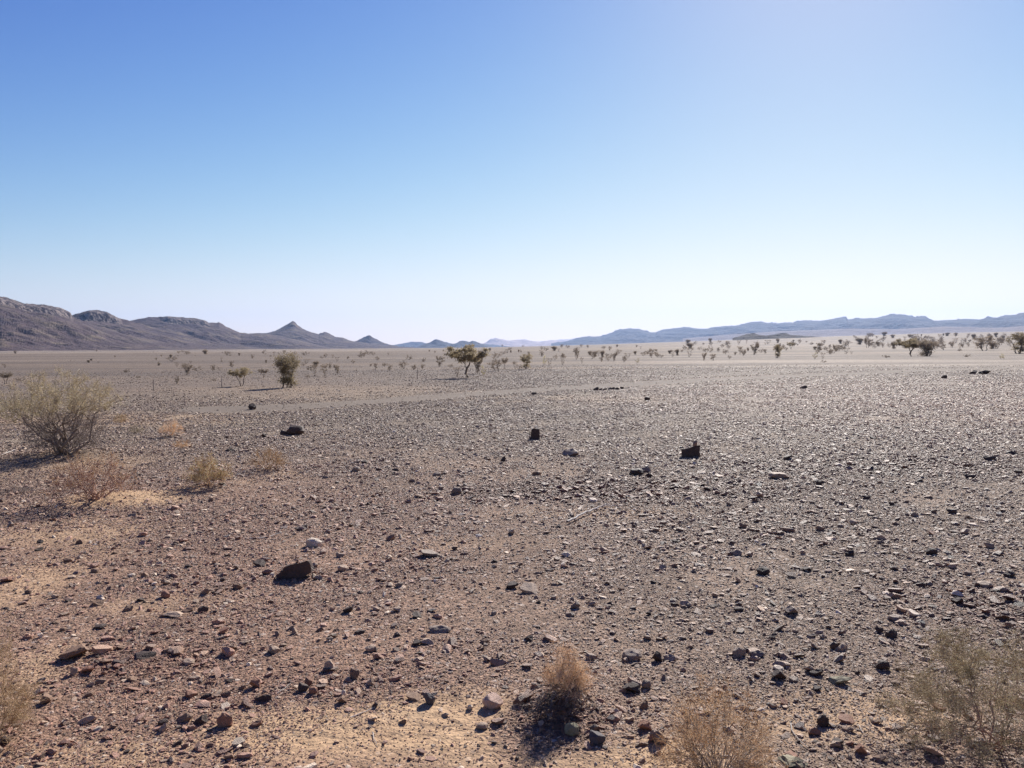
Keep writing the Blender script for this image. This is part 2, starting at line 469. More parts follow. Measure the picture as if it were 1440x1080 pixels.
def ridge(name, pts, D, foot, mat, cliff=None, rough=1.0, seed=0, label=None, back=.25, power=1.5, step=.8, gully=.24):
    """A mountain seen over the plain: crest heights from the skyline, a real slope in front and behind.
    D(px) distance of the crest in metres, foot: depth of the slope in metres."""
    xs, ys = prof(pts)
    P = np.arange(xs[0], xs[-1] + .01, step)
    top = np.interp(P, xs, ys)
    az = np.zeros_like(P); el = np.zeros_like(P)
    for k, (a, b) in enumerate(zip(P, top)):
        v = ray(a, b); az[k] = math.atan2(v.x, v.y); el[k] = v.z / math.hypot(v.x, v.y)
    Dc = np.array([D(p) for p in P])
    hc = CAM_H + Dc * el
    wd = np.ones(max(3, int(60 / step))); hsm = np.convolve(np.pad(hc, len(wd), mode='edge'), wd / len(wd), 'same')[len(wd):-len(wd)]
    hsm = np.minimum(hsm, hc * 1.08)
    hsm = np.where(np.arange(len(P)) < 3, hc, hsm)
    nt_ = 100; nb = 12
    T = np.concatenate([np.linspace(0, 1, nt_), np.linspace(1, 1 + back, nb)[1:]])
    X = np.zeros((len(T), len(P))); Y = X.copy(); Z = X.copy(); CL = X.copy()
    for i, t in enumerate(T):
        r = Dc - foot * (1 - t)
        x = r * np.sin(az); y = r * np.cos(az)
        g = height(x, y) - 3
        bl = float(sstep(np.array(t), .72, .97))
        hcc = np.maximum(hc * bl + hsm * (1 - bl) - g, 0) if t <= 1 else np.maximum(hc - g, 0)
        if t <= 1:
            s = t
            k = s ** power
            cl = np.zeros_like(P)
            if cliff is not None:
                cm = np.interp(P, [c[0] for c in cliff], [c[1] for c in cliff])      # share of the crest that is cliff
                s0 = .90 + .05 * (fbm(x / 90 + seed, y / 90, 3) - .5)
                wdw = np.ones(int(50 / step)); cms = np.convolve(np.pad(cm, len(wdw), mode='edge'), wdw / len(wdw), 'same')[len(wdw):-len(wdw)]
                cms = np.maximum(cms, 0)
                kk = (s ** power) * (1 - cms)
                k = np.where(s > s0, kk + np.maximum(cm, cms * .0) * np.clip((s - s0) / .025, 0, 1) , kk)
                k = np.minimum(k, 1.0)
                k = np.where(s >= .999, 1, k)
                cl = np.clip(cm * 12, 0, 1) * (s > s0 - .012)
            n = ridged((P * Dc / FPX + .9 * foot * T[i]) / (foot * .32) + seed, (foot * T[i] - .25 * P * Dc / FPX) / (foot * .75) + seed, 5) - .55
            n2 = ridged((P * Dc / FPX + .7 * foot * T[i]) / (foot * .12) + seed * 2, (foot * T[i]) / (foot * .30), 5) - .55
            env = np.sin(np.pi * min(1, t)) ** .8 * (1 - .6 * (t > .9))
            env = env * (1 - .75 * cl)
            Z[i] = g + hcc * k + hcc * env * (gully * n * 2.0 + .20 * rough * n2)
            Z[i] = np.maximum(Z[i], g)
            CL[i] = cl
        else:
            Z[i] = g + hcc * (1 - (t - 1) / back) ** .8
        X[i] = x; Y[i] = y
    if True:
        jag = (fbm(P / 6.1 + seed, P * 0 + 3, 5, .7) - .5) * 2.6 * rough
        Z[nt_ - 1] += jag * Dc / FPX
    V = np.stack([X, Y, Z], -1).reshape(-1, 3)
    na = len(P); i = np.arange(len(T) - 1)[:, None] * na; j = np.arange(na - 1)[None, :]
    F = np.stack([i + j, i + j + 1, i + na + j + 1, i + na + j], -1).reshape(-1, 4)
    me = mesh_np(name, V, [F[:, ::1]], [mat], smooth=False)
    a = me.attributes.new('cliff', 'FLOAT', 'POINT'); a.data.foreach_set('value', CL.ravel().astype(np.float32))
    o = link(name, me); tag(o, label=label, kind='structure')
    return o

ridge('mesa_mountain', [(-260, 405), (-120, 412), (0, 417), (10, 418), (35, 427), (60, 428), (85, 433), (99, 440), (103, 446), (130, 456), (175, 468), (230, 478), (300, 487), (340, 493)],
      lambda p: 3600 + 2.2 * max(p, 0), 1500, M_mtn, cliff=[(-260, .13), (0, .10), (35, .09), (70, .13), (98, .12), (104, 0), (400, 0)], seed=1)
ridge('rounded_mountain', [(60, 462), (90, 450), (103, 443), (115, 439), (126, 437), (136, 436), (150, 439), (160, 444), (168, 448), (182, 451), (215, 460), (280, 474), (330, 483), (380, 491)],
      lambda p: 4300 + 1.5 * p, 1500, M_mtn, cliff=[(60, 0), (104, .08), (125, .22), (150, .22), (167, .12), (172, 0), (400, 0)], seed=5)
ridge('table_mountain', [(120, 470), (160, 455), (182, 451), (196, 448), (210, 446), (230, 445), (250, 446), (272, 447), (288, 451), (294, 454), (308, 453), (320, 460), (338, 468), (352, 469), (376, 469), (420, 478), (470, 490)],
      lambda p: 5200 + 1.2 * p, 1700, M_mtn, cliff=[(100, 0), (225, 0), (236, .13), (288, .12), (295, .05), (300, 0), (500, 0)], seed=9)
ridge('peaked_mountain', [(300, 476), (345, 469.5), (377, 468), (388, 465), (397, 460), (404, 456), (409, 452.5), (412, 451.5), (415, 452.5), (418, 457), (425, 462), (440, 468), (448, 470), (456, 467), (463, 469), (472, 474), (482, 475), (496, 480), (540, 486), (590, 489)],
      lambda p: 6600 + 1.0 * p, 1900, M_mtn, cliff=None, seed=14)
ridge('cone_hill', [(478, 488), (494, 482), (502, 479), (512, 474), (517, 471.5), (520, 471), (524, 474), (531, 478), (541, 483), (560, 487)],
      lambda p: 8600, 900, M_mtn, seed=20)
ridge('low_hills', [(540, 488), (556, 485), (570, 482), (580, 480.5), (590, 481), (602, 483), (625, 481), (640, 484), (660, 482), (700, 485), (720, 488)],
      lambda p: 15500, 1500, M_far, seed=23)
ridge('pointed_hill', [(586, 488), (594, 485), (606, 481), (613, 477), (618, 478), (625, 481), (633, 484), (645, 485), (642, 482), (648, 479.5), (656, 480), (660, 481), (664, 479), (669, 480), (676, 483), (690, 487)][:7] +
      [(640, 483), (648, 479.5), (656, 480), (660, 481), (664, 479), (669, 480), (676, 483), (692, 487)],
      lambda p: 10500, 900, M_far, seed=26)
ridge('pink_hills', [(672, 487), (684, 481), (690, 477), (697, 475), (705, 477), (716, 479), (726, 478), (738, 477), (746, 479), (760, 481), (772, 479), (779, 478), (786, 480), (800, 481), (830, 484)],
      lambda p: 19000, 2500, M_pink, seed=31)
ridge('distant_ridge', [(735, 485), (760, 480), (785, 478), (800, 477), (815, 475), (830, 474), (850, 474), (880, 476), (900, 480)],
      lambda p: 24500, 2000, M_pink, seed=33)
ridge('blue_mountain_range', [(775, 483), (795, 480), (812, 476), (820, 474), (832, 473), (845, 473), (852, 471), (862, 467), (870, 464), (880, 462), (897, 462), (904, 464), (914, 467), (922, 467),
      (932, 463), (945, 462), (952, 461), (962, 460), (970, 460.5), (984, 462), (995, 462), (1002, 460), (1022, 458), (1034, 458.5), (1045, 455), (1056, 452.5), (1071, 451.5), (1078, 454), (1094, 454.5),
      (1104, 453), (1116, 454), (1124, 451.5), (1132, 450), (1152, 451), (1166, 449), (1178, 446.5), (1190, 445), (1192, 449), (1203, 447.5), (1232, 447), (1244, 444), (1254, 442), (1266, 441.5), (1276, 443), (1288, 446), (1298, 444), (1301, 444), (1307, 448),
      (1314, 451), (1326, 450), (1345, 449.5), (1356, 448), (1378, 449), (1390, 446), (1398, 447), (1412, 444), (1430, 442), (1440, 439), (1500, 436), (1600, 430), (1720, 428)],
      lambda p: 15500 - 3.6 * max(0, p - 800), 3600, M_far, seed=37, rough=1.9, gully=.30, power=1.9)
ridge('foothill_ridge', [(960, 476), (1030, 470), (1090, 466), (1140, 464), (1200, 462), (1260, 463), (1330, 459), (1400, 461), (1450, 458), (1600, 456)],
      lambda p: 11500 - 3.0 * max(0, p - 900), 1600, M_fan, seed=41, rough=.6, power=1.3, gully=.2)
ridge('black_knolls', [(1030, 476), (1044, 471.5), (1052, 469.5), (1060, 469), (1070, 471.5), (1080, 472), (1086, 471), (1094, 469), (1100, 468), (1106, 468.5), (1112, 471), (1128, 472), (1140, 473), (1158, 475)],
      lambda p: 3300, 260, M_black, seed=47, step=.6, power=.9, gully=.2)

# ------------------------------------------------------------------ STONES
def broken(bm, r, cuts, squash=(1, .8, .6)):
    """A piece of broken rock: a ball cut by random planes."""
    bmesh.ops.create_icosphere(bm, subdivisions=1, radius=.5)
    for k in range(cuts):
        n = Vector((r.gauss(0, 1), r.gauss(0, 1), r.gauss(0, .8))).normalized()
        d = r.uniform(.16, .36)
        res = bmesh.ops.bisect_plane(bm, geom=bm.verts[:] + bm.edges[:] + bm.faces[:], plane_co=n * d, plane_no=n, clear_outer=True)
        ed = [e for e in res['geom_cut'] if isinstance(e, bmesh.types.BMEdge)]
        if ed: bmesh.ops.edgenet_fill(bm, edges=ed)
    sh = r.uniform(-.35, .35)
    for v in bm.verts:
        v.co = Vector((v.co.x * squash[0] + sh * v.co.z, v.co.y * squash[1], v.co.z * squash[2]))
    bmesh.ops.remove_doubles(bm, verts=bm.verts, dist=.012)

def hull_rock(name, seed, flat=.6):
    r = random.Random(seed)
    bm = bmesh.new()
    broken(bm, r, 5 + seed % 4, (1.25, r.uniform(.75, 1.1), flat * 1.25))
    me = bpy.data.meshes.new(name); bm.to_mesh(me); bm.free()
    return me

STONE_COL = bpy.data.collections.new('gravel_shapes')      # the shapes the gravel is made of; lives in the gravel only
for k in range(16):
    me = hull_rock('pebble', 100 + k, flat=.5 + .12 * (k % 4))
    me.materials.append(M_gravel)
    o = bpy.data.objects.new('pebble', me); STONE_COL.objects.link(o)

def stone_colors(n, red, u=None):
    r = R.rand(n)
    k = .62 + .75 * R.rand(n)
    grey = np.array([.330, .232, .165]); rd = np.array([.390, .218, .150]); dark = np.array([.180, .112, .078]); pale = np.array([.68, .54, .40]); tan = np.array([.43, .30, .205])
    c = grey[None] * (1 - red[:, None]) + rd[None] * red[:, None]
    c = np.where((r < .11)[:, None], dark[None], c)
    c = np.where(((r > .955))[:, None], pale[None], c)
    c = np.where(((r > .74) & (r <= .955))[:, None], tan[None], c)
    return c * k[:, None]

def build_gravel():
    xs = []; ss = []
    bands = np.geomspace(2.7, 110, 38)
    for a, b in zip(bands[:-1], bands[1:]):
        m = (a + b) / 2
        smin = max(.0085, m * np.interp(m, [8, 16], [.00118, .00095]))
        area = math.radians(76) * (b * b - a * a) / 2
        dens = min(.72 / (2.0 * smin * smin), 6000)
        if m > 20: dens *= np.interp(m, [20, 60, 110], [1, .35, .06])
        n = int(area * dens)
        az = np.radians(R.uniform(-38, 38, n)); r = np.sqrt(R.uniform(a * a, b * b, n))
        s = smin * (1 - R.rand(n)) ** (-1 / 2.9)
        s = np.minimum(s, .07 + .05 * R.rand(n))
        x = r * np.sin(az); y = r * np.cos(az)
        xs.append(np.stack([x, y], -1)); ss.append(s)
    XY = np.concatenate(xs); S = np.concatenate(ss)
    x, y = XY[:, 0], XY[:, 1]
    r = np.hypot(x, y)
    sand = gsum(SAND, x, y) * (1 - gsum(BARE, x, y)); den = gsum(DENSE, x, y); tr = track_mask(x, y)
    clump = fbm(x / .9 + 5, y / .9 + 1, 4)
    clump = .6 * clump + .4 * fbm(x / 3.1 + 2, y / 2.2 + 31, 3)
    keep = .42 + 1.1 * sstep(clump, .39, .54) + .7 * den
    keep *= (1 - np.where(S > .02, .80, .40) * sand) * (1 - .96 * tr)
    keep *= 1 - .75 * sstep(r, 33, 44) * (1 - sstep(np.degrees(np.arctan2(x, y)), -12, 2))
    big = S > .06
    keep = np.where(big, keep * .6, keep)
    ok = R.rand(len(x)) < np.clip(keep, .02, 1)
    x, y, S, r, den = x[ok], y[ok], S[ok], r[ok], den[ok]
    S = S * (1 + .25 * den)
    n = len(x)
    z = height(x, y) + S * R.uniform(-.04, .20, n)
    V = np.stack([x, y, z], -1)
    me = bpy.data.meshes.new('gravel')
    me.vertices.add(n); me.vertices.foreach_set('co', V.astype(np.float32).ravel())
    tilt = .24
    rot = np.stack([R.normal(0, tilt, n), R.normal(0, tilt, n), R.uniform(0, 6.283, n)], -1).astype(np.float32)
    scl = (S[:, None] * np.stack([1 + .4 * R.rand(n), .75 + .5 * R.rand(n), .40 + .55 * R.rand(n)], -1)).astype(np.float32)
    idx = R.randint(0, 16, n).astype(np.int32)
    red = np.clip(redness(x, y) + .25 * (R.rand(n) - .5), 0, 1)
    azg = np.degrees(np.arctan2(x, y))
    glare = (1 + .60 * sstep(azg, -2, 20) * sstep(r, 14, 40))[:, None] * np.array([1.04, 1.0, .97])[None]  # glare off the stones at right, put into their tint
    col = (stone_colors(n, red) * glare * (1 - np.clip(den, 0, 1)[:, None] * np.array([.30, .42, .46])[None])).astype(np.float32)
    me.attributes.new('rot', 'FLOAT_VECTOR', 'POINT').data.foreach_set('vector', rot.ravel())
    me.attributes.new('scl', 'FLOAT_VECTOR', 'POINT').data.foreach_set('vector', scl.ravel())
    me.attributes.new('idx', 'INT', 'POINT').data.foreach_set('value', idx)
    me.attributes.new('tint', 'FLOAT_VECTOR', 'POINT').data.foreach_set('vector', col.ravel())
    o = link('gravel', me)
    tag(o, 'brown and grey gravel strewn thickly over the desert plain', 'gravel', kind='stuff')
    ng = bpy.data.node_groups.new('scatter_gravel', 'GeometryNodeTree')
    ng.interface.new_socket('Geometry', in_out='INPUT', socket_type='NodeSocketGeometry')
    ng.interface.new_socket('Geometry', in_out='OUTPUT', socket_type='NodeSocketGeometry')
    nd = ng.nodes; gi = nd.new('NodeGroupInput'); go = nd.new('NodeGroupOutput')
    ip = nd.new('GeometryNodeInstanceOnPoints'); ci = nd.new('GeometryNodeCollectionInfo')
    ci.inputs['Collection'].default_value = STONE_COL
    ci.inputs['Separate Children'].default_value = True; ci.inputs['Reset Children'].default_value = True
    def na(nm, t):
        q = nd.new('GeometryNodeInputNamedAttribute'); q.data_type = t; q.inputs['Name'].default_value = nm
        return q.outputs['Attribute']
    er = nd.new('FunctionNodeEulerToRotation')
    L = ng.links.new
    L(na('rot', 'FLOAT_VECTOR'), er.inputs[0])
    L(gi.outputs[0], ip.inputs['Points']); L(ci.outputs[0], ip.inputs['Instance'])
    ip.inputs['Pick Instance'].default_value = True
    L(na('idx', 'INT'), ip.inputs['Instance Index']); L(er.outputs[0], ip.inputs['Rotation'])
    L(na('scl', 'FLOAT_VECTOR'), ip.inputs['Scale'])
    L(ip.outputs[0], go.inputs[0])
    md = o.modifiers.new('scatter', 'NODES'); md.node_group = ng
    import sys; print('GRAVEL', n, file=sys.stderr)
build_gravel()

# ------------------------------------------------------------------ single rocks
OUTLINES = {'leaning': [(-.5, 0), (-.36, .45), (-.16, .80), (.42, 1), (.5, .42), (.1, .12)], 'upright': [(-.5, 0), (-.36, .90), (-.1, 1), (.36, .94), (.5, .08)],
            'stepped': [(-.42, 0), (-.5, .62), (.1, .74), (.48, .9), (.5, .1)]}
def rock_mesh(seed, shape='angular'):
    r = random.Random(seed)
    bm = bmesh.new()
    if shape in OUTLINES:
        for (px_, pz_) in OUTLINES[shape]:
            bm.verts.new((px_, -.5 + .1 * pz_, pz_)); bm.verts.new((px_ * .85 + .05, .5, pz_ * .8))
        bmesh.ops.convex_hull(bm, input=bm.verts)
        for v in [v for v in bm.verts if not v.link_faces]: bm.verts.remove(v)
    elif shape == 'round':
        for i in range(40):
            bm.verts.new(Vector((r.gauss(0, 1), r.gauss(0, 1), r.gauss(0, 1))).normalized() * (.5 + .1 * r.random()))
        bmesh.ops.convex_hull(bm, input=bm.verts)
        for v in [v for v in bm.verts if not v.link_faces]: bm.verts.remove(v)
    else:
        broken(bm, r, {'angular': 9, 'slab': 7, 'block': 6, 'wedge': 8}[shape], (1, 1, 1))
    bmesh.ops.triangulate(bm, faces=bm.faces)
    bmesh.ops.bevel(bm, geom=list(bm.edges), offset=.018, segments=1, affect='EDGES', clamp_overlap=True)
    bmesh.ops.triangulate(bm, faces=bm.faces)
    bmesh.ops.subdivide_edges(bm, edges=list(bm.edges), cuts=2, use_grid_fill=True)
    o1 = Vector((seed * 1.7, seed * .3, 4.1))
    from mathutils import noise
    amp = .09 if shape in OUTLINES else .07 if shape != 'round' else .035
    for v in bm.verts:
        d = noise.noise(v.co * 3.2 + o1) * amp + noise.noise(v.co * 9 + o1) * amp * .45
        v.co += v.co.normalized() * d
    zmin = min(v.co.z for v in bm.verts); zmax = max(v.co.z for v in bm.verts)
    xmin = min(v.co.x for v in bm.verts); xmax = max(v.co.x for v in bm.verts)
    ymin = min(v.co.y for v in bm.verts); ymax = max(v.co.y for v in bm.verts)
    for v in bm.verts:                        # unit box, standing on z = 0 with a little below
        v.co = Vector(((v.co.x - (xmin + xmax) / 2) / (xmax - xmin), (v.co.y - (ymin + ymax) / 2) / (ymax - ymin), (v.co.z - zmin) / (zmax - zmin)))
        if shape == 'wedge': v.co.z *= (.45 + .55 * (v.co.x + .5))
    me = bpy.data.meshes.new('rock'); bm.to_mesh(me); bm.free()
    me.materials.append(M_rock)
    return me

ROCKS = {}
for sh in ('angular', 'round', 'slab', 'block', 'wedge', 'leaning', 'upright', 'stepped'):
    ROCKS[sh] = [rock_mesh(10 * i + len(sh) * 3, sh) for i in range(5)]

CT = {'dark': (.078, .052, .042), 'brown': (.25, .152, .098), 'red': (.30, .155, .10), 'grey': (.26, .19, .145), 'pale': (.62, .50, .39),
      'tan': (.39, .275, .195), 'bluegrey': (.12, .10, .10), 'pink': (.50, .33, .25), 'olive': (.26, .225, .14)}
TAKEN = []
def rock(px, py, w, h, shape, colr, label=None, name='rock', depth=1.0, rz=None, group=None, tilt=0.0, s=None, sink=.12):
    x, y, z, t = ground_at(px, py)
    u = y / FPX
    sd = (int(px) * 7 + int(py) * 13 if s is None else s)
    rr_ = random.Random(sd)
    me = ROCKS[shape][sd % 5]
    o = bpy.data.objects.new(name, me); COL.objects.link(o)
    W = w * u; H = h * u
    o.location = (x, y + W * depth * .3, z - H * .26)
    o.scale = (W, W * depth, H * 1.24)
    if shape in OUTLINES: rz = 0.05; tilt = 0; o.scale = (W * 1.08, W * depth, H * 1.3)
    o.rotation_euler = (rr_.uniform(-.16, .12), tilt + rr_.uniform(-.13, .13), rr_.uniform(-.5, .5) if rz is None else rz)
    k = rr_.uniform(.85, 1.15)
    c = CT[colr]
    o['tint'] = [c[0] * k, c[1] * k, c[2] * k]
    o['category'] = 'rock' if name == 'rock' else name
    if name != 'rock': o['category'] = name.replace('_', ' ')
    if label: o['label'] = label
    if group: o['group'] = group
    TAKEN.append((px, py))
    return o

# px, py of the foot, width and height in pixels of the photograph
NAMED = [
 (354, 576, 11, 9, 'round', 'dark', 'small black boulder farthest left on the open gravel beyond the dark boulder pair'),
 (414, 612, 27, 14, 'round', 'dark', 'broad black humped boulder on the gravel right of the dry bushes'),
 (400, 612, 15, 7, 'angular', 'dark', 'low black rock leaning against the left end of the broad humped boulder'),
 (370, 615, 8, 6, 'angular', 'dark', 'small dark stone left of the broad humped black boulder'),
 (320, 635, 14, 7, 'wedge', 'dark', 'small dark wedge rock between the pale bushes and the broad black boulder'),
 (752, 618, 15, 15, 'upright', 'dark', 'upright black block standing alone in the middle of the plain'),
 (803, 641, 28, 10, 'slab', 'grey', 'long low grey rock with a pale top right of the upright black block'),
 (970, 643, 25, 17, 'stepped', 'dark', 'dark block rock with a raised right corner on the middle gravel'),
 (978, 631, 7, 12, 'angular', 'brown', 'narrow stone standing against the right corner of the dark block rock'),
 (896, 668, 22, 9, 'slab', 'dark', 'dark slab of a split pair below and left of the dark block rock'),
 (909, 664, 14, 8, 'slab', 'grey', 'grey slab with a pale edge at the right end of the split dark slab'),
 (912, 671, 9, 6, 'angular', 'dark', 'small dark stone in front of the split slab pair'),
 (708, 649, 8, 7, 'angular', 'dark', 'small dark stone below the upright black block'),
 (705, 653, 6, 4, 'angular', 'grey', 'tiny grey stone touching the small dark stone below the upright block'),
 (642, 695, 16, 10, 'round', 'grey', 'rounded grey rock alone on the gravel left of centre'),
 (1097, 673, 30, 8, 'round', 'tan', 'flat pale tan rock lying on the dark gravel band at right'),
 (1109, 647, 13, 7, 'angular', 'dark', 'dark lumpy rock just above the flat pale slab'),
 (911, 563, 9, 6, 'round', 'dark', 'small black boulder far off right of the row of stones'),
 (751, 555, 8, 4, 'round', 'dark', 'small black boulder far off on the grey track edge'),
 (1329, 532, 8, 5, 'round', 'dark', 'black stone on the far right beside the track'),
 (1370, 526, 12, 6, 'angular', 'dark', 'left one of two low black rocks by the far track at right'),
 (1387, 526, 15, 6, 'angular', 'dark', 'right one of two low black rocks by the far track at right'),
 (1131, 547, 10, 5, 'angular', 'dark', 'small dark rock on the bright gravel right of the row of stones'),
 (1228, 617, 9, 4, 'slab', 'dark', 'small flat dark rock on the bright gravel at right'),
 (1424, 639, 17, 5, 'slab', 'dark', 'flat black rock at the right edge of the bright gravel'),
 (1395, 647, 16, 6, 'angular', 'dark', 'dark rock inward of the flat black rock near the right edge'),
 (1366, 673, 14, 6, 'angular', 'dark', 'dark rock in the right gravel band below the edge rocks'),
 (411, 813, 54, 23, 'leaning', 'dark', 'large dark tilted slab rising to the right in the left foreground'),
 (382, 812, 8, 7, 'angular', 'pale', 'small pale stone at the left foot of the large tilted slab'),
 (440, 798, 16, 6, 'slab', 'tan', 'tan stone touching the right end of the large tilted slab'),
 (439, 770, 24, 13, 'round', 'pale', 'whitish rounded rock above the large tilted slab'),
 (422, 746, 14, 5, 'slab', 'dark', 'thin dark flake above and left of the whitish rounded rock'),
 (1074, 808, 20, 10, 'round', 'dark', 'dark rounded cobble on the right middle gravel'),
 (745, 834, 25, 11, 'slab', 'tan', 'tan topped oblong rock in the middle foreground gravel'),
 (720, 828, 18, 9, 'angular', 'dark', 'dark stone left of the tan topped oblong rock'),
 (965, 853, 18, 8, 'slab', 'tan', 'flat tan stone right of centre in the foreground gravel'),
 (1288, 867, 18, 8, 'slab', 'pale', 'bright white flat stone in the right foreground'),
 (1262, 874, 22, 8, 'slab', 'grey', 'grey slab left of the bright white flat stone'),
 (1256, 897, 17, 12, 'block', 'dark', 'dark blocky rock below the bright white flat stone'),
 (1238, 890, 12, 8, 'angular', 'dark', 'dark stone touching the left side of the dark blocky rock'),
 (1184, 915, 21, 15, 'wedge', 'tan', 'pointed tan rock left of the dark blocky rock at right'),
 (1115, 865, 20, 12, 'angular', 'grey', 'grey angular rock between the rounded cobble and the pointed tan rock'),
 (1348, 838, 16, 7, 'slab', 'pale', 'white topped stone of a close pair near the right edge'),
 (1350, 850, 17, 10, 'angular', 'dark', 'dark stone under the white topped one near the right edge'),
 (1389, 826, 22, 7, 'slab', 'tan', 'pale tan flake in the gravel above the large sparse bush at right'),
 (1097, 957, 21, 14, 'angular', 'dark', 'black rock in the sand right of the straw bush top'),
 (1096, 943, 16, 5, 'slab', 'pale', 'pale flake resting against the back of the black rock by the straw bush'),
 (1150, 951, 20, 9, 'angular', 'dark', 'dark stone left of the greenish slab in the right foreground'),
 (1183, 962, 32, 16, 'wedge', 'olive', 'broad greenish slab with a dark left face in the right foreground'),
 (1245, 943, 20, 13, 'round', 'dark', 'dark rounded stone left of the large sparse bush'),
 (1160, 1022, 17, 16, 'block', 'dark', 'dark upright block on the sand between the two big bushes'),
 (1193, 1017, 22, 8, 'slab', 'red', 'reddish flat stone right of the dark upright block on the sand'),
 (1195, 1029, 21, 10, 'wedge', 'brown', 'brown stone just below the reddish flat stone on the sand'),
 (1234, 1018, 17, 9, 'wedge', 'brown', 'brown wedge stone on the sand nearest the large sparse bush'),
 (1212, 1062, 17, 14, 'angular', 'red', 'reddish stone at the lower edge of the right sand patch'),
 (1118, 1078, 38, 10, 'slab', 'olive', 'greenish flat rock at the bottom edge right of the straw bush'),
 (691, 998, 30, 19, 'round', 'pink', 'pinkish rounded rock on the sand left of the orange tuft'),
 (660, 999, 10, 8, 'angular', 'pale', 'small pale pebble left of the pinkish rounded rock'),
 (678, 1026, 18, 8, 'round', 'tan', 'tan pebble half buried below the pinkish rounded rock'),
 (603, 991, 18, 17, 'block', 'bluegrey', 'bluish black upright stone on the sand left of the pinkish rock'),
 (581, 985, 20, 8, 'slab', 'brown', 'brown flake left of the bluish black upright stone'),
 (566, 1018, 12, 9, 'wedge', 'brown', 'brown pointed stone on the sand below the bluish black stone'),
 (625, 1008, 12, 8, 'wedge', 'tan', 'tan pointed stone on the sand between the bluish and pinkish rocks'),
 (527, 995, 11, 10, 'wedge', 'dark', 'dark pointed stone at the end of the thin curved twig'),
 (839, 1046, 24, 16, 'angular', 'bluegrey', 'dark bluish rock on the sand right of the root mound'),
 (836, 1030, 16, 12, 'angular', 'grey', 'light grey rock behind the dark bluish rock by the root mound'),
 (804, 1034, 22, 17, 'round', 'olive', 'yellowish green lump of earth in front of the root mound'),
 (890, 975, 26, 13, 'angular', 'dark', 'dark rock with a pale rim right of the orange tuft'),
 (910, 968, 14, 12, 'round', 'grey', 'grey round stone touching the dark pale-rimmed rock'),
 (866, 1004, 11, 7, 'slab', 'pale', 'whitish flake on the sand below the dark pale-rimmed rock'),
 (906, 997, 15, 14, 'wedge', 'brown', 'brown pointed stone between the orange tuft and the straw bush'),
 (908, 1028, 20, 14, 'angular', 'red', 'reddish brown rock left of the straw bush'),
 (921, 1044, 17, 13, 'angular', 'red', 'darker reddish rock nearest the lower left of the straw bush'),
 (891, 928, 30, 12, 'slab', 'grey', 'flat grey layered slab right of the orange tuft top'),
 (831, 928, 15, 9, 'angular', 'grey', 'small grey rock just right of the orange tuft top'),
 (926, 931, 14, 15, 'angular', 'dark', 'dark stone right of the flat grey layered slab'),
 (942, 930, 18, 9, 'slab', 'tan', 'tan flake beside the dark stone right of the layered slab'),
 (1042, 924, 20, 13, 'block', 'grey', 'grey block behind the top of the straw bush'),
 (1066, 924, 20, 8, 'slab', 'grey', 'flat grey slab touching the block behind the straw bush'),
 (742, 902, 16, 11, 'wedge', 'dark', 'dark wedge rock above the orange tuft'),
 (100, 928, 38, 16, 'angular', 'brown', 'largest brown rock of the heap in the left foreground'),
 (122, 946, 26, 14, 'wedge', 'red', 'pointed reddish rock at the lower right of the left heap'),
 (103, 950, 10, 12, 'angular', 'tan', 'tan stone wedged left of the pointed reddish rock'),
 (63, 990, 18, 12, 'angular', 'brown', 'brown rock near the left edge below the heap'),
 (132, 852, 20, 9, 'wedge', 'brown', 'brown wedge rock below the white chip at left'),
 (139, 842, 10, 5, 'slab', 'pale', 'white chip lying on the brown gravel at left'),
 (184, 811, 10, 4, 'slab', 'pale', 'white chip in the gravel left of the large tilted slab'),
 (230, 841, 14, 10, 'round', 'red', 'rounded reddish stone in the left gravel below the tilted slab'),
 (243, 868, 28, 6, 'slab', 'tan', 'long thin tan slab in the left gravel'),
 (288, 836, 16, 13, 'wedge', 'brown', 'brown pointed rock left of the large tilted slab'),
 (196, 926, 38, 9, 'wedge', 'dark', 'long dark wedge rock right of the left heap'),
 (263, 935, 18, 7, 'slab', 'tan', 'tan topped flat stone right of the long dark wedge'),
 (316, 1023, 24, 20, 'block', 'red', 'reddish square block in the lower left foreground'),
 (279, 1019, 22, 16, 'wedge', 'dark', 'dark tilted stone left of the reddish square block'),
 (257, 1015, 26, 16, 'wedge', 'brown', 'brown wedge second left of the reddish square block'),
 (228, 1029, 12, 11, 'angular', 'tan', 'tan stone at the end of the row left of the reddish block'),
 (358, 968, 17, 15, 'angular', 'red', 'reddish brown angular rock in the left centre foreground'),
 (369, 986, 26, 12, 'wedge', 'dark', 'dark thin wedge below the reddish brown angular rock'),
 (462, 944, 15, 15, 'block', 'tan', 'tan square stone behind the sand patch'),
 (433, 965, 12, 13, 'round', 'red', 'mauve upper stone of a stacked looking pair left of the sand patch'),
 (440, 976, 13, 10, 'round', 'red', 'mauve lower stone of a stacked looking pair left of the sand patch'),
 (425, 972, 16, 10, 'angular', 'dark', 'dark stone left of the mauve pair'),
 (483, 978, 7, 8, 'round', 'pale', 'whitish pebble behind the brown lump on the sand'),
 (480, 990, 15, 11, 'angular', 'brown', 'brown lump in front of the whitish pebble on the sand'),
 (519, 964, 14, 14, 'wedge', 'tan', 'tan wedge stone right of the tan square stone'),
 (498, 955, 14, 14, 'angular', 'brown', 'brown angular stone between the tan square stone and the tan wedge'),
 (601, 906, 20, 7, 'slab', 'tan', 'flat tan flake in the middle foreground gravel'),
 (585, 908, 14, 7, 'angular', 'dark', 'dark stone left of the flat tan flake'),
 (617, 890, 30, 8, 'slab', 'grey', 'flat grey slab above the flat tan flake'),
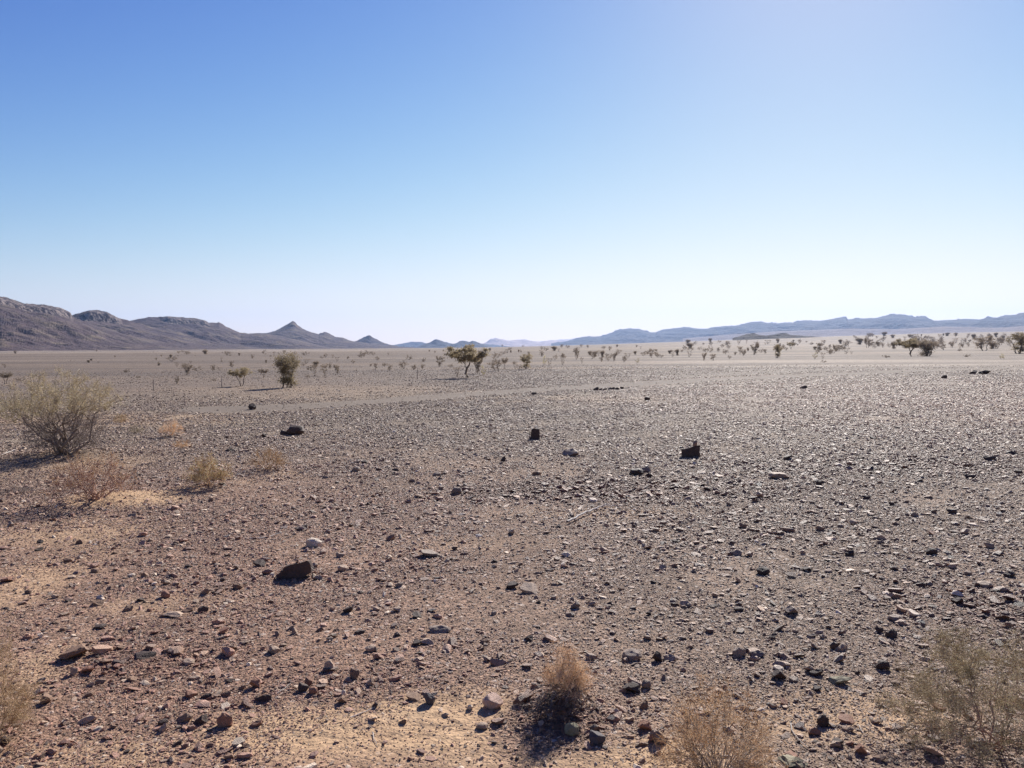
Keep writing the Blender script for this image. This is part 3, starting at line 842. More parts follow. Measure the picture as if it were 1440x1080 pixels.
 (489, 862, 15, 8, 'angular', 'dark', 'small dark rock right of and below the large tilted slab'),
 (834, 706, 14, 5, 'slab', 'pale', 'pale flake just above the white stick'),
 (798, 783, 16, 6, 'slab', 'pale', 'pale flat stone below the white stick'),
 (604, 783, 30, 8, 'slab', 'grey', 'long flat grey stone left of the white stick'),
 (549, 760, 14, 8, 'angular', 'brown', 'brown rock on the gravel left of the long flat grey stone'),
 (1060, 703, 12, 5, 'angular', 'dark', 'small dark rock right of the white stick end'),
 (1226, 662, 10, 6, 'angular', 'dark', 'small dark rock among the dark gravel band at right'),
 (1220, 702, 12, 5, 'angular', 'dark', 'small dark rock below the dark gravel band at right'),
 (1312, 780, 16, 9, 'round', 'dark', 'dark round rock on the right gravel above the white stone'),
 (1340, 722, 14, 7, 'angular', 'dark', 'dark angular rock high on the right gravel'),
 (1196, 782, 13, 8, 'angular', 'dark', 'dark angular rock above the pointed tan rock'),
 (1421, 812, 16, 8, 'angular', 'dark', 'dark angular rock at the right edge above the sparse bush'),
]
for (px, py, w, h, sh, c, lab) in NAMED:
    rock(px, py, w, h, sh, c, lab, depth={'leaning': .45, 'upright': .8, 'stepped': .6, 'slab': .9, 'block': .8, 'wedge': .7, 'angular': .9, 'round': .9}[sh])
for k, (px, py, w) in enumerate([(838, 549, 8), (845, 549, 5), (851, 549, 6), (857, 548, 5), (862, 548, 6), (868, 548, 7), (875, 547, 5)]):
    rock(px, py, w, 3.6 if k else 5, 'angular', 'dark', ('', 'tiny dark stone right beside the biggest stone of the far short row', 'third stone from the left in the far short row of stones', 'middle stone of the far short row of stones on the plain', 'fifth stone from the left in the far short row of stones', 'sixth and wider stone of the far short row of stones', 'stone at the right end of the far short row of stones')[k] if k else 'biggest stone at the left end of the short row of stones on the plain',
         group='short row of stones on the plain')

def name_by_landmark(items, marks, noun):
    """items: (object, px, py, look); marks: (px, py, words). Labels each by its look and the landmark nearest to it."""
    groups = {}
    for o, px, py, look in items:
        m = min(marks, key=lambda q: (q[0] - px) ** 2 + (2.2 * (q[1] - py)) ** 2)
        dx, dy = px - m[0], (py - m[1]) * 2.2
        if abs(dx) > abs(dy): rel = 'left of' if dx < 0 else 'right of'
        else: rel = 'beyond' if dy < 0 else 'in front of'
        groups.setdefault((look, rel, m[2]), []).append((dx * dx + dy * dy, id(o), o))
    ords = ['nearest', 'second', 'third', 'fourth', 'fifth', 'sixth', 'seventh', 'eighth', 'ninth', 'tenth']
    for (look, rel, mw), L in groups.items():
        L.sort(key=lambda q: q[0])
        for k, (_, _, o) in enumerate(L):
            od = '' if len(L) == 1 else (ords[k] if k < 10 else 'farthest') + ' '
            o['label'] = f'{od}{look} {noun} {rel} the {mw}'
ROCK_MARKS = [(412, 606, 'broad humped black boulder'), (752, 611, 'upright black block'), (803, 636, 'long low grey rock'), (970, 635, 'dark block rock'),
 (900, 664, 'split slab pair'), (642, 690, 'lone rounded grey rock'), (1098, 670, 'flat pale slab'), (410, 800, 'large tilted dark slab'), (439, 763, 'whitish rounded rock'),
 (1074, 803, 'dark rounded cobble'), (745, 829, 'tan topped oblong rock'), (1288, 863, 'bright white flat stone'), (1184, 908, 'pointed tan rock'), (1183, 954, 'greenish slab'),
 (1160, 1014, 'dark upright block on sand'), (690, 988, 'pinkish rounded rock'), (602, 983, 'bluish black upright stone'), (797, 945, 'orange tuft'), (1010, 1000, 'straw bush'),
 (100, 920, 'large brown rock heap'), (316, 1013, 'reddish square block'), (433, 968, 'mauve stone pair'), (830, 725, 'long white stick'), (230, 838, 'rounded reddish stone'),
 (1390, 960, 'large sparse bush'), (1350, 845, 'white topped stone pair'), (1425, 635, 'flat black edge rock'), (891, 922, 'flat layered grey slab'), (139, 845, 'white chip on brown gravel'),
 (965, 850, 'flat tan stone'), (600, 905, 'flat tan flake')]
SIZES = ('small', 'mid-sized', 'large')
CW = {'dark': 'dark', 'brown': 'brown', 'red': 'reddish', 'grey': 'grey', 'tan': 'tan'}
SW = {'angular': 'angular', 'slab': 'flat', 'block': 'blocky', 'wedge': 'pointed', 'round': 'rounded'}
STONES = []
# the largest of the nameless stones, by zone of the ground
ZONES = [
 (0, 760, 360, 1075, 70, 'fist-sized reddish brown stone in the gravel of the lower left foreground', 'loose stones lower left', ('red', 'brown', 'brown', 'tan', 'dark')),
 (360, 780, 760, 930, 34, 'fist-sized brown stone in the gravel above the central sand patch', 'loose stones above the sand', ('brown', 'dark', 'grey', 'tan')),
 (760, 720, 1120, 900, 34, 'fist-sized dark grey stone in the gravel above the orange tuft and straw bush', 'loose stones right of centre', ('dark', 'grey', 'brown', 'tan', 'grey')),
 (1120, 700, 1440, 930, 44, 'fist-sized dark stone in the gravel of the right foreground', 'loose stones right foreground', ('dark', 'grey', 'grey', 'tan', 'brown')),
 (430, 640, 1440, 700, 30, 'dark stone in the dark gravel band across the middle of the plain', 'loose stones in the gravel band', ('dark', 'grey', 'brown')),
 (1100, 930, 1330, 1075, 22, 'reddish brown stone lying on the sand between the two big bushes', 'loose stones on the right sand', ('red', 'brown', 'dark')),
]
for (x0, y0, x1, y1, n, lab, grp, cs) in ZONES:
    k = 0; tries = 0
    while k < n and tries < 4000:
        tries += 1
        px = rnd.uniform(x0, x1); py = rnd.uniform(y0, y1)
        if any(abs(px - a) < 16 and abs(py - b) < 9 for a, b in TAKEN): continue
        near = (py - 480) / 600
        w0 = rnd.random()
        w = 5.5 + 4 * w0 + near * (3 + 8 * w0)
        h = w * rnd.uniform(.28, .60)
        sh = rnd.choice(['angular', 'slab', 'block', 'wedge', 'angular', 'wedge', 'round']); cc = rnd.choice(cs)
        o = rock(px, py, w, h, sh, cc, lab, group=grp, s=rnd.randint(0, 9999), depth=rnd.uniform(.6, 1.1))
        STONES.append((o, px, py, f"{SIZES[min(2, int(w0 * 3))]} {CW[cc]} {SW[sh]}"))
        k += 1

name_by_landmark(STONES, ROCK_MARKS, 'stone')

# ------------------------------------------------------------------ PLANTS
class Geo:
    def __init__(s): s.V = []; s.Q = []; s.n = 0
    def add(s, v, q):
        s.V.append(np.asarray(v, float)); s.Q.append(np.asarray(q) + s.n); s.n += len(v)
    def tube(s, pts, rad, sides=4):
        pts = np.asarray(pts, float); n = len(pts)
        d = np.gradient(pts, axis=0); d /= np.linalg.norm(d, axis=1)[:, None] + 1e-12
        a = np.cross(d, np.array([.31, .17, .93])); a /= np.linalg.norm(a, axis=1)[:, None] + 1e-9
        b = np.cross(d, a)
        th = np.arange(sides) / sides * 2 * math.pi
        ring = (a[:, None, :] * np.cos(th)[None, :, None] + b[:, None, :] * np.sin(th)[None, :, None]) * np.asarray(rad)[:, None, None]
        V = (pts[:, None, :] + ring).reshape(-1, 3)
        i = np.arange(n - 1)[:, None] * sides; j = np.arange(sides)[None, :]; j2 = (j + 1) % sides
        s.add(V, np.stack([i + j, i + j2, i + sides + j2, i + sides + j], -1).reshape(-1, 4))
    def leaves(s, C, size, rs, aspect=.5):
        C = np.asarray(C); n = len(C)
        a = rs.normal(size=(n, 3)); a /= np.linalg.norm(a, axis=1)[:, None]
        b = rs.normal(size=(n, 3)); b -= a * (a * b).sum(1)[:, None]; b /= np.linalg.norm(b, axis=1)[:, None]
        sz = size * rs.uniform(.6, 1.4, n)[:, None]
        a = a * sz; b = b * sz * aspect
        V = np.stack([C - a, C - b * .9 + a * .1, C + a, C + b], 1).reshape(-1, 3)
        s.add(V, np.arange(4 * n).reshape(n, 4))
    def mesh(s, name, mat):
        return mesh_np(name, np.vstack(s.V), [np.vstack(s.Q)], [mat])

def grow(geo, start, tips, rad, rs, tipr=.004, bend=.12, segs=3, out=None, sides=4, depth=0, wander=.06):
    """Branch from start towards all tips, splitting the set of tips as it goes."""
    n = len(tips)
    c = tips.mean(0)
    L = np.linalg.norm(c - start)
    if n == 1:
        p = [start]
        for k in range(1, segs + 1):
            t = k / segs
            q = start + (tips[0] - start) * t + rs.normal(size=3) * L * wander * (1 if k < segs else 0)
            q[2] += bend * L * math.sin(math.pi * t) * .5
            p.append(q)
        geo.tube(p, np.linspace(rad, tipr, segs + 1), sides if rad > .01 else 3)
        if out is not None: out.extend(p[1:])
        return
    frac = rs.uniform(.28, .45) if depth else rs.uniform(.30, .42)
    end = start + (c - start) * frac + rs.normal(size=3) * L * wander
    mid = (start + end) / 2 + rs.normal(size=3) * L * wander * .7
    r2 = max(rad * .78, tipr)
    geo.tube([start, mid, end], [rad, (rad + r2) / 2, r2], sides if rad > .01 else 3)
    if out is not None and depth > 1: out.append(end)
    ax = tips - c
    u, sv, vt = np.linalg.svd(ax, full_matrices=False)
    pr = ax @ vt[0]
    order = np.argsort(pr)
    k = max(1, min(n - 1, int(n * rs.uniform(.35, .65))))
    for g in (order[:k], order[k:]):
        share = (len(g) / n) ** .45
        grow(geo, end, tips[g], max(r2 * share, tipr), rs, tipr, bend, segs, out, sides, depth + 1, wander)

def crown_tips(kind, n, rs):
    """Points in a crown of about unit height (z 0..1) and half width .5."""
    pts = []
    ph = rs.rand(4) * 6
    while len(pts) < n:
        x, y = rs.uniform(-.5, .5, 2); z = rs.rand()
        r = math.hypot(x, y) * 2; a = math.atan2(y, x)
        lob = 1 + .22 * math.sin(2 * a + ph[0]) + .15 * math.sin(3 * a + ph[1])
        r /= lob
        if kind == 'umbrella':
            ok = r < 1 and .44 + .22 * r ** 1.5 < z < .98 - .10 * r * r + .05 * math.sin(5 * a + ph[2])
        elif kind == 'vase':
            ok = r < .38 + .62 * z ** .8 and z > .14 and z < .98 - .12 * r
        elif kind == 'round':
            ok = (r * r + ((z - .55) / .45) ** 2) < 1
        elif kind == 'low':
            ok = (r * r + ((z - .3) / .65) ** 2) < 1 and z > .08
        elif kind == 'full':
            ok = r < .50 + .50 * sstep(z, .40, .75) and .05 < z < 1 - .3 * r * r
        if ok: pts.append((x, y, z))
    return np.array(pts)

def tree_proto(kind, seed, ntips, nleaf, leaf, w=1.0, stems=1, trunk=.035, leafmat=None, spread=.05):
    rs = np.random.RandomState(seed)
    tips = crown_tips(kind, ntips, rs) * np.array([w, w, 1.0])
    g = Geo(); out = []
    ang = np.arctan2(tips[:, 1], tips[:, 0])
    order = np.argsort(ang)
    for k, part in enumerate(np.array_split(order, stems)):
        base = np.array([rs.normal() * .02 * stems, rs.normal() * .02 * stems, -.03])
        grow(g, base, tips[part], trunk / math.sqrt(stems), rs, tipr=.0035, out=out, wander=.05)
    wood = g.mesh('trunk', M_bark)
    O = np.array(out); O = O[O[:, 2] > .12]
    src = np.vstack([tips, tips, O])
    # clumps: leaves gather round a subset of twig ends so that gaps stay
    cl = src[rs.randint(0, len(src), max(24, nleaf // 45))]
    idx = rs.randint(0, len(cl), nleaf)
    C = cl[idx] + rs.normal(size=(nleaf, 3)) * spread * rs.uniform(.4, 1.25, nleaf)[:, None] * np.array([1.2, 1.2, .7])
    C[:, 2] = np.maximum(C[:, 2], .02)
    lg = Geo(); lg.leaves(C, leaf, rs)
    crown = lg.mesh('crown', leafmat or M_leaf)
    return wood, crown

PROTO = {
 'umbrella': [tree_proto('umbrella', 1, 60, 5200, .022, 1.15, 2, .04), tree_proto('umbrella', 2, 90, 7500, .024, 1.3, 1, .045), tree_proto('umbrella', 3, 50, 3600, .022, 1.0, 2, .035, M_leafd)],
 'bushy': [tree_proto('full', 21, 150, 7000, .020, .95, 4, .05, spread=.075), tree_proto('full', 22, 150, 7000, .020, .9, 4, .05, M_leafd, .08)],
 'vase': [tree_proto('vase', 4, 50, 2800, .022, .95, 3, .04, M_leafd), tree_proto('vase', 5, 40, 2000, .022, 1.1, 3, .035, M_leafd)],
 'full': [tree_proto('full', 6, 90, 6000, .021, .8, 3, .05), tree_proto('full', 7, 80, 5000, .021, .95, 3, .045)],
 'round': [tree_proto('round', 8, 60, 1800, .022, .9, 3, .04, M_leafd), tree_proto('round', 9, 60, 1800, .022, 1.1, 3, .035, M_leafd)],
 'low': [tree_proto('low', 10, 60, 1500, .035, 1.9, 5, .03, M_leafd), tree_proto('low', 12, 60, 1500, .035, 1.6, 5, .03, M_leafd)],
 'thin': [tree_proto('vase', 13, 46, 900, .018, 1.0, 4, .03, M_leafd), tree_proto('round', 14, 46, 900, .019, .9, 4, .03, M_leafg)],
}
def tree(px, py, h, w, kind, label, cat='tree', name=None, group=None, v=0, far=False, rz=None):
    x, y, z, t = ground_at(px, py)
    u = y / FPX
    wood, crown = PROTO[kind][v % len(PROTO[kind])]
    nm = name or ('acacia_tree' if kind in ('umbrella', 'full', 'vase', 'bushy') else 'desert_bush')
    root = empty(nm, (x, y, z), rnd.uniform(0, 6.28) if rz is None else rz)
    pw = {'umbrella': 1.15, 'bushy': .95, 'vase': .95, 'full': .85, 'round': .95, 'low': 1.7, 'thin': .95}[kind]
    sx = w * u / pw
    root.scale = (sx, sx, h * u)
    tag(root, label, cat, group)
    link('trunk' if cat == 'tree' else 'stem', wood, root)
    link('crown' if cat == 'tree' else 'foliage', crown, root)
    return root

NT_ = [
 (340, 543, 27, 30, 'umbrella', 'small flat-topped acacia on two thin stems left of the tall bushy acacia', 0),
 (404, 545, 48, 40, 'bushy', 'tall bushy acacia with foliage down to the ground left of centre', 0),
 (657, 531, 46, 50, 'umbrella', 'tallest flat-topped acacia near the middle with its crown reaching left', 1),
 (371, 531, 13, 18, 'umbrella', 'tiny flat-topped acacia between the two larger acacias at left', 2),
 (264, 528, 16, 14, 'vase', 'small acacia behind the dark squat bush at left', 0),
 (249, 540, 13, 10, 'round', 'small dark round bush left of the flat-topped two-stemmed acacia', 0),
 (278, 522, 8, 14, 'low', 'dark squat bush right of the small acacia at left', 0),
 (301, 536, 6, 10, 'low', 'low dark bush just left of the thin pole', 1),
 (178, 524, 6, 12, 'low', 'low bush on the plain behind the large twiggy shrub', 0),
 (194, 532, 5, 9, 'low', 'lower smaller bush right of the low bush behind the large shrub', 1),
 (8, 541, 19, 22, 'umbrella', 'small reddish flat-topped acacia at the left edge', 2),
 (31, 536, 7, 13, 'low', 'dark flat bush beside the acacia at the left edge', 0),
 (442, 529, 20, 12, 'thin', 'thin upright bush right of the tall bushy acacia', 0),
 (456, 529, 21, 11, 'vase', 'upright dark bush second right of the tall bushy acacia', 1),
 (474, 527, 16, 10, 'vase', 'upright bush third right of the tall bushy acacia', 0),
 (433, 531, 6, 10, 'low', 'low dark bush close right of the tall bushy acacia', 1),
 (548, 522, 12, 9, 'round', 'small bush at the left of the central bushes', 0),
 (566, 519, 13, 14, 'round', 'twin dark bush on the plain left of the tallest acacia', 1),
 (594, 519, 9, 9, 'round', 'small dark bush between the twin bush and the V-shaped tree', 0),
 (619, 516, 18, 14, 'vase', 'thin V-shaped tree left of the tallest acacia', 1),
 (634, 518, 7, 7, 'round', 'little dark bush left behind the tallest acacia', 1),
 (642, 530, 17, 16, 'thin', 'thin pale bush at the left foot of the tallest acacia', 0),
 (680, 530, 18, 9, 'thin', 'thin pale green bush at the right foot of the tallest acacia', 1),
 (672, 526, 26, 18, 'vase', 'loose bush standing against the right side of the tallest acacia', 0),
 (697, 522, 21, 24, 'round', 'wide olive bush right of the tallest acacia', 1),
 (710, 519, 17, 11, 'umbrella', 'small upright acacia right of the wide olive bush', 2),
 (741, 519, 22, 17, 'full', 'dense yellow-green tree on a narrow stem right of the central group', 1),
 (729, 519, 8, 12, 'low', 'low stony bush at the left foot of the dense yellow-green tree', 0),
 (723, 513, 6, 9, 'round', 'small bush behind and left of the dense yellow-green tree', 0),
 (766, 514, 15, 9, 'thin', 'thin pale bush right of the dense yellow-green tree', 1),
 (773, 514, 13, 9, 'thin', 'second thin pale bush right of the dense yellow-green tree', 0),
 (781, 507, 10, 6, 'round', 'small dark bush behind the pair of thin pale bushes', 1),
 (792, 513, 16, 11, 'thin', 'loose grey bush right of the pair of thin pale bushes', 0),
 (811, 506, 16, 7, 'vase', 'narrow dark tree in the centre of the far plain', 0),
 (818, 511, 10, 6, 'thin', 'thin bush right of the narrow dark tree', 0),
 (833, 505, 14, 9, 'thin', 'pale thin tree on the far plain right of the narrow dark tree', 0),
 (846, 509, 9, 7, 'round', 'first of a row of bushes right of the pale thin tree', 0),
 (855, 508, 11, 8, 'round', 'second of a row of bushes right of the pale thin tree', 1),
 (864, 508, 13, 9, 'vase', 'tallest of a row of bushes right of the pale thin tree', 0),
 (878, 509, 11, 9, 'round', 'last of a row of bushes right of the pale thin tree', 0),
 (896, 511, 8, 9, 'thin', 'pale low bush on the far plain below the lone dark tree', 1),
 (905, 501, 8, 8, 'round', 'dark round bush left of the forked far tree', 1),
 (917, 503, 15, 13, 'vase', 'forked far tree in the right centre of the plain', 1),
 (925, 503, 8, 6, 'round', 'little bush touching the forked far tree', 0),
 (946, 502, 12, 8, 'thin', 'thin far bush left of the pale forked tree', 0),
 (970, 502, 16, 11, 'thin', 'pale forked tree right of centre on the far plain', 0),
 (990, 507, 12, 9, 'vase', 'left one of two small vase-shaped bushes on the far plain', 0),
 (1003, 507, 11, 12, 'vase', 'right one of two small vase-shaped bushes on the far plain', 1),
 (1026, 505, 6, 5, 'round', 'tiny dark bush right of the two vase-shaped bushes', 1),
 (1010, 495, 8, 6, 'round', 'dark bush behind the two vase-shaped bushes', 0),
 (1020, 498, 8, 9, 'round', 'dark bush left of the wide brown tree', 0),
 (1041, 498, 13, 8, 'vase', 'brown bush joined to the left of the wide brown tree', 1),
 (1061, 499, 17, 16, 'vase', 'wide brown tree right of centre on the far plain', 0),
 (1094, 503, 19, 14, 'full', 'dark layered tree right of the wide brown tree', 1),
 (1112, 491, 10, 11, 'umbrella', 'small flat-topped tree behind the dark layered tree', 0),
 (1096, 489, 8, 7, 'round', 'small round bush behind the dark layered tree', 0),
 (1152, 495, 15, 10, 'vase', 'dark upright tree below the black knolls at right', 1),
 (1146, 505, 10, 9, 'thin', 'pale bush in front of the dark upright tree', 1),
 (1157, 505, 11, 7, 'thin', 'thin bush right of the pale bush at right', 0),
 (1158, 510, 4, 8, 'low', 'low dark bush alone on the bright gravel at right', 0),
 (1141, 485, 5, 7, 'low', 'small dark bush behind the dark upright tree', 1),
 (1191, 487, 10, 12, 'round', 'broad brown bush right of the dark upright tree', 1),
 (1221, 489, 15, 13, 'vase', 'olive tree left of the pair of flat-topped trees', 0),
 (1281, 501, 25, 34, 'umbrella', 'left flat-topped one of the two large trees at right', 1),
 (1303, 501, 24, 34, 'bushy', 'right one of the two large trees at right with foliage down to the ground', 1),
 (1326, 492, 12, 10, 'round', 'dark bush right of the two large flat-topped trees', 0),
 (1349, 494, 5, 8, 'low', 'low round bush on the tan bank at right', 1),
 (1382, 493, 23, 28, 'vase', 'bushy V-shaped tree near the right edge', 0),
 (1408, 485, 14, 15, 'round', 'grey bush between the V-shaped tree and the edge tree', 1),
 (1434, 497, 30, 30, 'full', 'large dense olive tree cut by the right edge', 1),
 (1360, 502, 4, 14, 'low', 'low bush line in front of the V-shaped tree', 0),
 (1408, 505, 8, 12, 'thin', 'pale sparse bush in front of the large edge tree', 1),
 (1246, 503, 4, 14, 'low', 'low grey bush left of the large flat-topped pair', 0),
]
for (px, py, h, w, kind, lab, v) in NT_:
    tree(px, py, h, w, kind, lab, 'tree' if kind in ('umbrella', 'full', 'vase', 'bushy') or 'tree' in lab else 'bush', v=v, name='acacia_tree' if kind in ('umbrella', 'full', 'vase', 'bushy') or 'tree' in lab else 'desert_bush',
         rz=(2.9 if (px == 657) else None))

# small far bushes and trees, too small to show their parts: one mesh each
FARP = []
for k, kd in enumerate(['round', 'vase', 'low', 'bushy', 'thin', 'round']):
    wood, crown = PROTO[kd][k % 2]
    def arr(me):
        v = np.zeros(len(me.vertices) * 3, np.float32); me.vertices.foreach_get('co', v)
        q = np.zeros(len(me.loops), np.int32); me.loops.foreach_get('vertex_index', q)
        return v.reshape(-1, 3), q.reshape(-1, 4)
    a, fa = arr(wood); b_, fb = arr(crown)
    me = mesh_np('far_bush', np.vstack([a, b_]), [np.vstack([fa, fb + len(a)])], [M_bark, M_leafd], midx=np.r_[np.zeros(len(fa)), np.ones(len(fb))])
    FARP.append((me, {'round': .95, 'vase': .95, 'low': 1.7, 'bushy': .95, 'thin': .95}[kd]))
TREE_MARKS = [(340, 530, 'two-stemmed flat-topped acacia'), (404, 520, 'tall bushy acacia'), (657, 510, 'tallest middle acacia'), (278, 519, 'dark squat bush'), (178, 522, 'low bush behind the large shrub'),
 (60, 500, 'left plain under the mesa'), (456, 520, 'upright bushes beside the bushy acacia'), (566, 514, 'twin dark bush'), (619, 508, 'V-shaped tree'), (741, 508, 'dense yellow-green tree'),
 (811, 499, 'narrow dark far tree'), (864, 502, 'row of far bushes'), (917, 496, 'forked far tree'), (970, 495, 'pale forked tree'), (1061, 490, 'wide brown tree'), (1094, 494, 'dark layered tree'),
 (1152, 488, 'dark upright tree'), (1191, 482, 'broad brown bush'), (1221, 482, 'olive tree'), (1281, 488, 'left flat-topped tree of the pair'), (1303, 488, 'right flat-topped tree of the pair'),
 (1382, 480, 'bushy V-shaped tree'), (1434, 480, 'large olive edge tree'), (1100, 473, 'black knolls'), (412, 485, 'foot of the peaked mountain'), (519, 485, 'foot of the cone hill')]
BUSHES = []
FARZ = [
 (0, 494, 330, 520, 26, (2, 6), 'tiny dark bush on the far left plain below the mesa', 'bushes on the far left plain'),
 (230, 494, 640, 522, 66, (4, 9), 'small dark bush on the plain below the peaked mountain', 'bushes below the peaked mountain'),
 (640, 488, 960, 504, 56, (4, 9), 'small dark bush on the far central plain below the pink hills', 'bushes on the far central plain'),
 (960, 481, 1200, 500, 60, (4, 10), 'small grey bush on the far plain below the black knolls', 'bushes below the black knolls'),
 (1200, 472, 1440, 491, 110, (4, 10), 'grey bush in the thicket on the far right plain', 'bushes in the far right thicket'),
]
for (x0, y0, x1, y1, n, hh, lab, grp) in FARZ:
    for k in range(n):
        px = rnd.uniform(x0, x1); py = y0 + (y1 - y0) * rnd.random() ** 1.2
        if x0 < 330 and abs(px - 95) < 70 and py > 512: continue
        x, y, z, t = ground_at(px, py)
        kind_i = rnd.randrange(6); me, pw = FARP[kind_i]
        near = (py - y0) / (y1 - y0)
        q = rnd.random(); h = (hh[0] + (hh[1] - hh[0]) * q) * (.65 + .6 * near)
        o = bpy.data.objects.new('desert_bush', me); COL.objects.link(o)
        u = y / FPX
        w = h * rnd.uniform(.7, 1.5)
        o.location = (x, y, z); o.rotation_euler = (0, 0, rnd.uniform(0, 6.28)); o.scale = (w * u / pw, w * u / pw, h * u)
        tag(o, lab, 'bush', grp)
        BUSHES.append((o, px, py, ('tiny', 'small', 'bigger')[min(2, int(q * 3))] + ' ' + ('round', 'upright', 'low flat', 'dense', 'thin', 'round')[kind_i]))
name_by_landmark(BUSHES, TREE_MARKS, 'bush')

# ------------------------------------------------------------------ near dry shrubs, built of fine twigs
def fit(o_geo_h, u): return o_geo_h * u

def shrub_wood(tips, base, trunk, tipr, seed, stems=6, segs=3, wander=.07, bend=.1, spread=.03):
    rs = np.random.RandomState(seed)
    g = Geo(); out = []
    ang = np.arctan2(tips[:, 1] - base[1], tips[:, 0] - base[0]); order = np.argsort(ang)
    for part in np.array_split(order, stems):
        if len(part) == 0: continue
        b = np.array(base) + np.array([rs.normal() * spread, rs.normal() * spread, -.01])
        grow(g, b, tips[part], trunk, rs, tipr, bend, segs, out, 4, 0, wander)
    return g, np.array(out)

def dome_tips(n, w, h, rs, zlow=.15, hollow=.3, p=1.0):
    pts = []
    while len(pts) < n:
        v = rs.uniform(-1, 1, 3); v[2] = abs(v[2])
        r = np.linalg.norm(v)
        if r > 1 or r < hollow or v[2] < zlow * (1 - 0): continue
        pts.append((v[0] * w / 2, v[1] * w / 2, v[2] ** p * h))
    return np.array(pts)

def twiglets(g, src, n, ln, rad, rs, up=.4, droop=0.0):
    """Short fine side twigs springing from points of the wood."""
    idx = rs.randint(0, len(src), n)
    for i in idx:
        p = src[i] + rs.normal(size=3) * ln * .15
        d = rs.normal(size=3); d[2] += up; d /= np.linalg.norm(d)
        L = ln * rs.uniform(.5, 1.4)
        q = p + d * L * .5 + rs.normal(size=3) * L * .10
        e = p + d * L + rs.normal(size=3) * L * .16; e[2] -= droop * L
        if min(q[2], e[2]) < 0: continue
        g.tube([p, q, e], [rad, rad * .8, rad * .4], 3)

def place(px, py):
    x, y, z, t = ground_at(px, py)
    return (x, y, z), y / FPX

# 1. orange tuft on its root mound
loc, u = place(797, 985)
rs = np.random.RandomState(51)
root = empty('dry_tuft', loc)
tag(root, 'orange-brown dry tuft on a dark root mound in the bottom centre', 'dry shrub')
t1 = dome_tips(150, 78 * u, 88 * u, rs, .16, .08); t1 *= rs.uniform(.8, 1.15, (150, 1))
t1[:, 2] = t1[:, 2] * .85 + .03
t1[:, 0] += .03 * np.sin(t1[:, 2] * 30) + .02; t1[t1[:, 0] > .06, 2] *= .75
g, out = shrub_wood(t1, (0, 0, 0), .006, .0014, 52, 9)
link('stems', g.mesh('stems', M_bark), root); g = Geo()
twiglets(g, np.vstack([out, t1, t1]), 1900, .066, .0011, rs, .1)
link('twigs', g.mesh('twigs', M_orange), root)
g = Geo()                                   # dead grey-black roots and fallen twigs under the tuft
for k in range(60):
    a = rs.uniform(3.0, 5.0); L = rs.uniform(.06, .20)
    p = np.array([rs.normal() * .06, rs.normal() * .05 - .02, rs.uniform(.0, .10)])
    d = np.array([math.cos(a), math.sin(a), -.15])
    pts = [p + d * L * t + np.array([0, 0, .03 * math.sin(3 * t)]) + rs.normal(size=3) * .01 for t in (0, .35, .7, 1)]
    g.tube(pts, [.005, .004, .003, .0015], 4)
for k in range(240):
    a = rs.uniform(0, 6.28); r_ = abs(rs.normal()) * .10
    p = np.array([-.12 + math.cos(a) * r_ * 1.4, -.12 + math.sin(a) * r_, .01]); d = rs.normal(size=3); d[2] = abs(d[2]) * .4
    g.tube([p, p + d * .02, p + d * .045], [.002, .0018, .001], 3)
link('roots', g.mesh('roots', M_darktwig), root)

# 2. straw bush at the bottom edge
loc, u = place(1010, 1105)
rs = np.random.RandomState(61)
root = empty('straw_bush', loc)
tag(root, 'large straw-coloured dry bush at the bottom edge right of the orange tuft', 'dry shrub')
t1 = dome_tips(300, 205 * u, 165 * u, rs, .10, .30)
g, out = shrub_wood(t1, (0, 0, 0), .006, .0012, 62, 16, spread=.05)
link('stems', g.mesh('stems', M_bark), root); g = Geo()
twiglets(g, np.vstack([out, t1]), 3800, .055, .0009, rs, .3)
link('twigs', g.mesh('twigs', M_dry), root)
g = Geo()
for k in range(60):
    a = rs.uniform(0, 6.28); L = rs.uniform(.12, .34); s_ = rs.uniform(.3, 1.1)
    d = np.array([math.cos(a) * s_, math.sin(a) * s_, 1]); d /= np.linalg.norm(d)
    pts = [d * L * 1.5 * t + np.array([0, 0, -.05 * t * t]) + rs.normal(size=3) * .006 for t in (0, .35, .7, 1)]
    g.tube(pts, [.0022, .0018, .0014, .0006], 3)
link('stalks', g.mesh('stalks', M_grey), root)

# 3. large sparse bush in the lower right corner
loc, u = place(1398, 1052)
rs = np.random.RandomState(71)
root = empty('sparse_bush', loc)
tag(root, 'large sparse olive-grey bush with a reddish stem in the lower right corner', 'bush')
t1 = dome_tips(300, 330 * u, 175 * u, rs, .06, .35)
g, out = shrub_wood(t1, (0, 0, 0), .008, .0011, 72, 7, spread=.03, bend=-.1, wander=.09)
link('stems', g.mesh('stems', M_redtwig), root)
g = Geo(); twiglets(g, np.vstack([out, t1, t1]), 9000, .060, .0010, rs, .15)
link('twigs', g.mesh('twigs', M_olive), root)
g = Geo()
C = np.vstack([t1, out]); C = C[rs.randint(0, len(C), 7000)] + rs.normal(size=(7000, 3)) * .035; C = C[C[:, 2] > .02]
g.leaves(C, .0048, rs); link('leaves', g.mesh('leaves', M_olive), root)

# 4. wisp of pale grass-like twigs at the left edge
loc, u = place(-6, 1050)
rs = np.random.RandomState(81)
root = empty('pale_bush', loc)
tag(root, 'yellowish wispy bush cut by the left edge in the foreground', 'bush')
t1 = dome_tips(200, 135 * u, 185 * u, rs, .1, .3)
g, out = shrub_wood(t1, (0, 0, 0), .005, .001, 82, 8)
twiglets(g, np.vstack([out, t1]), 4200, .05, .0010, rs, .3)
link('twigs', g.mesh('twigs', M_dry), root)

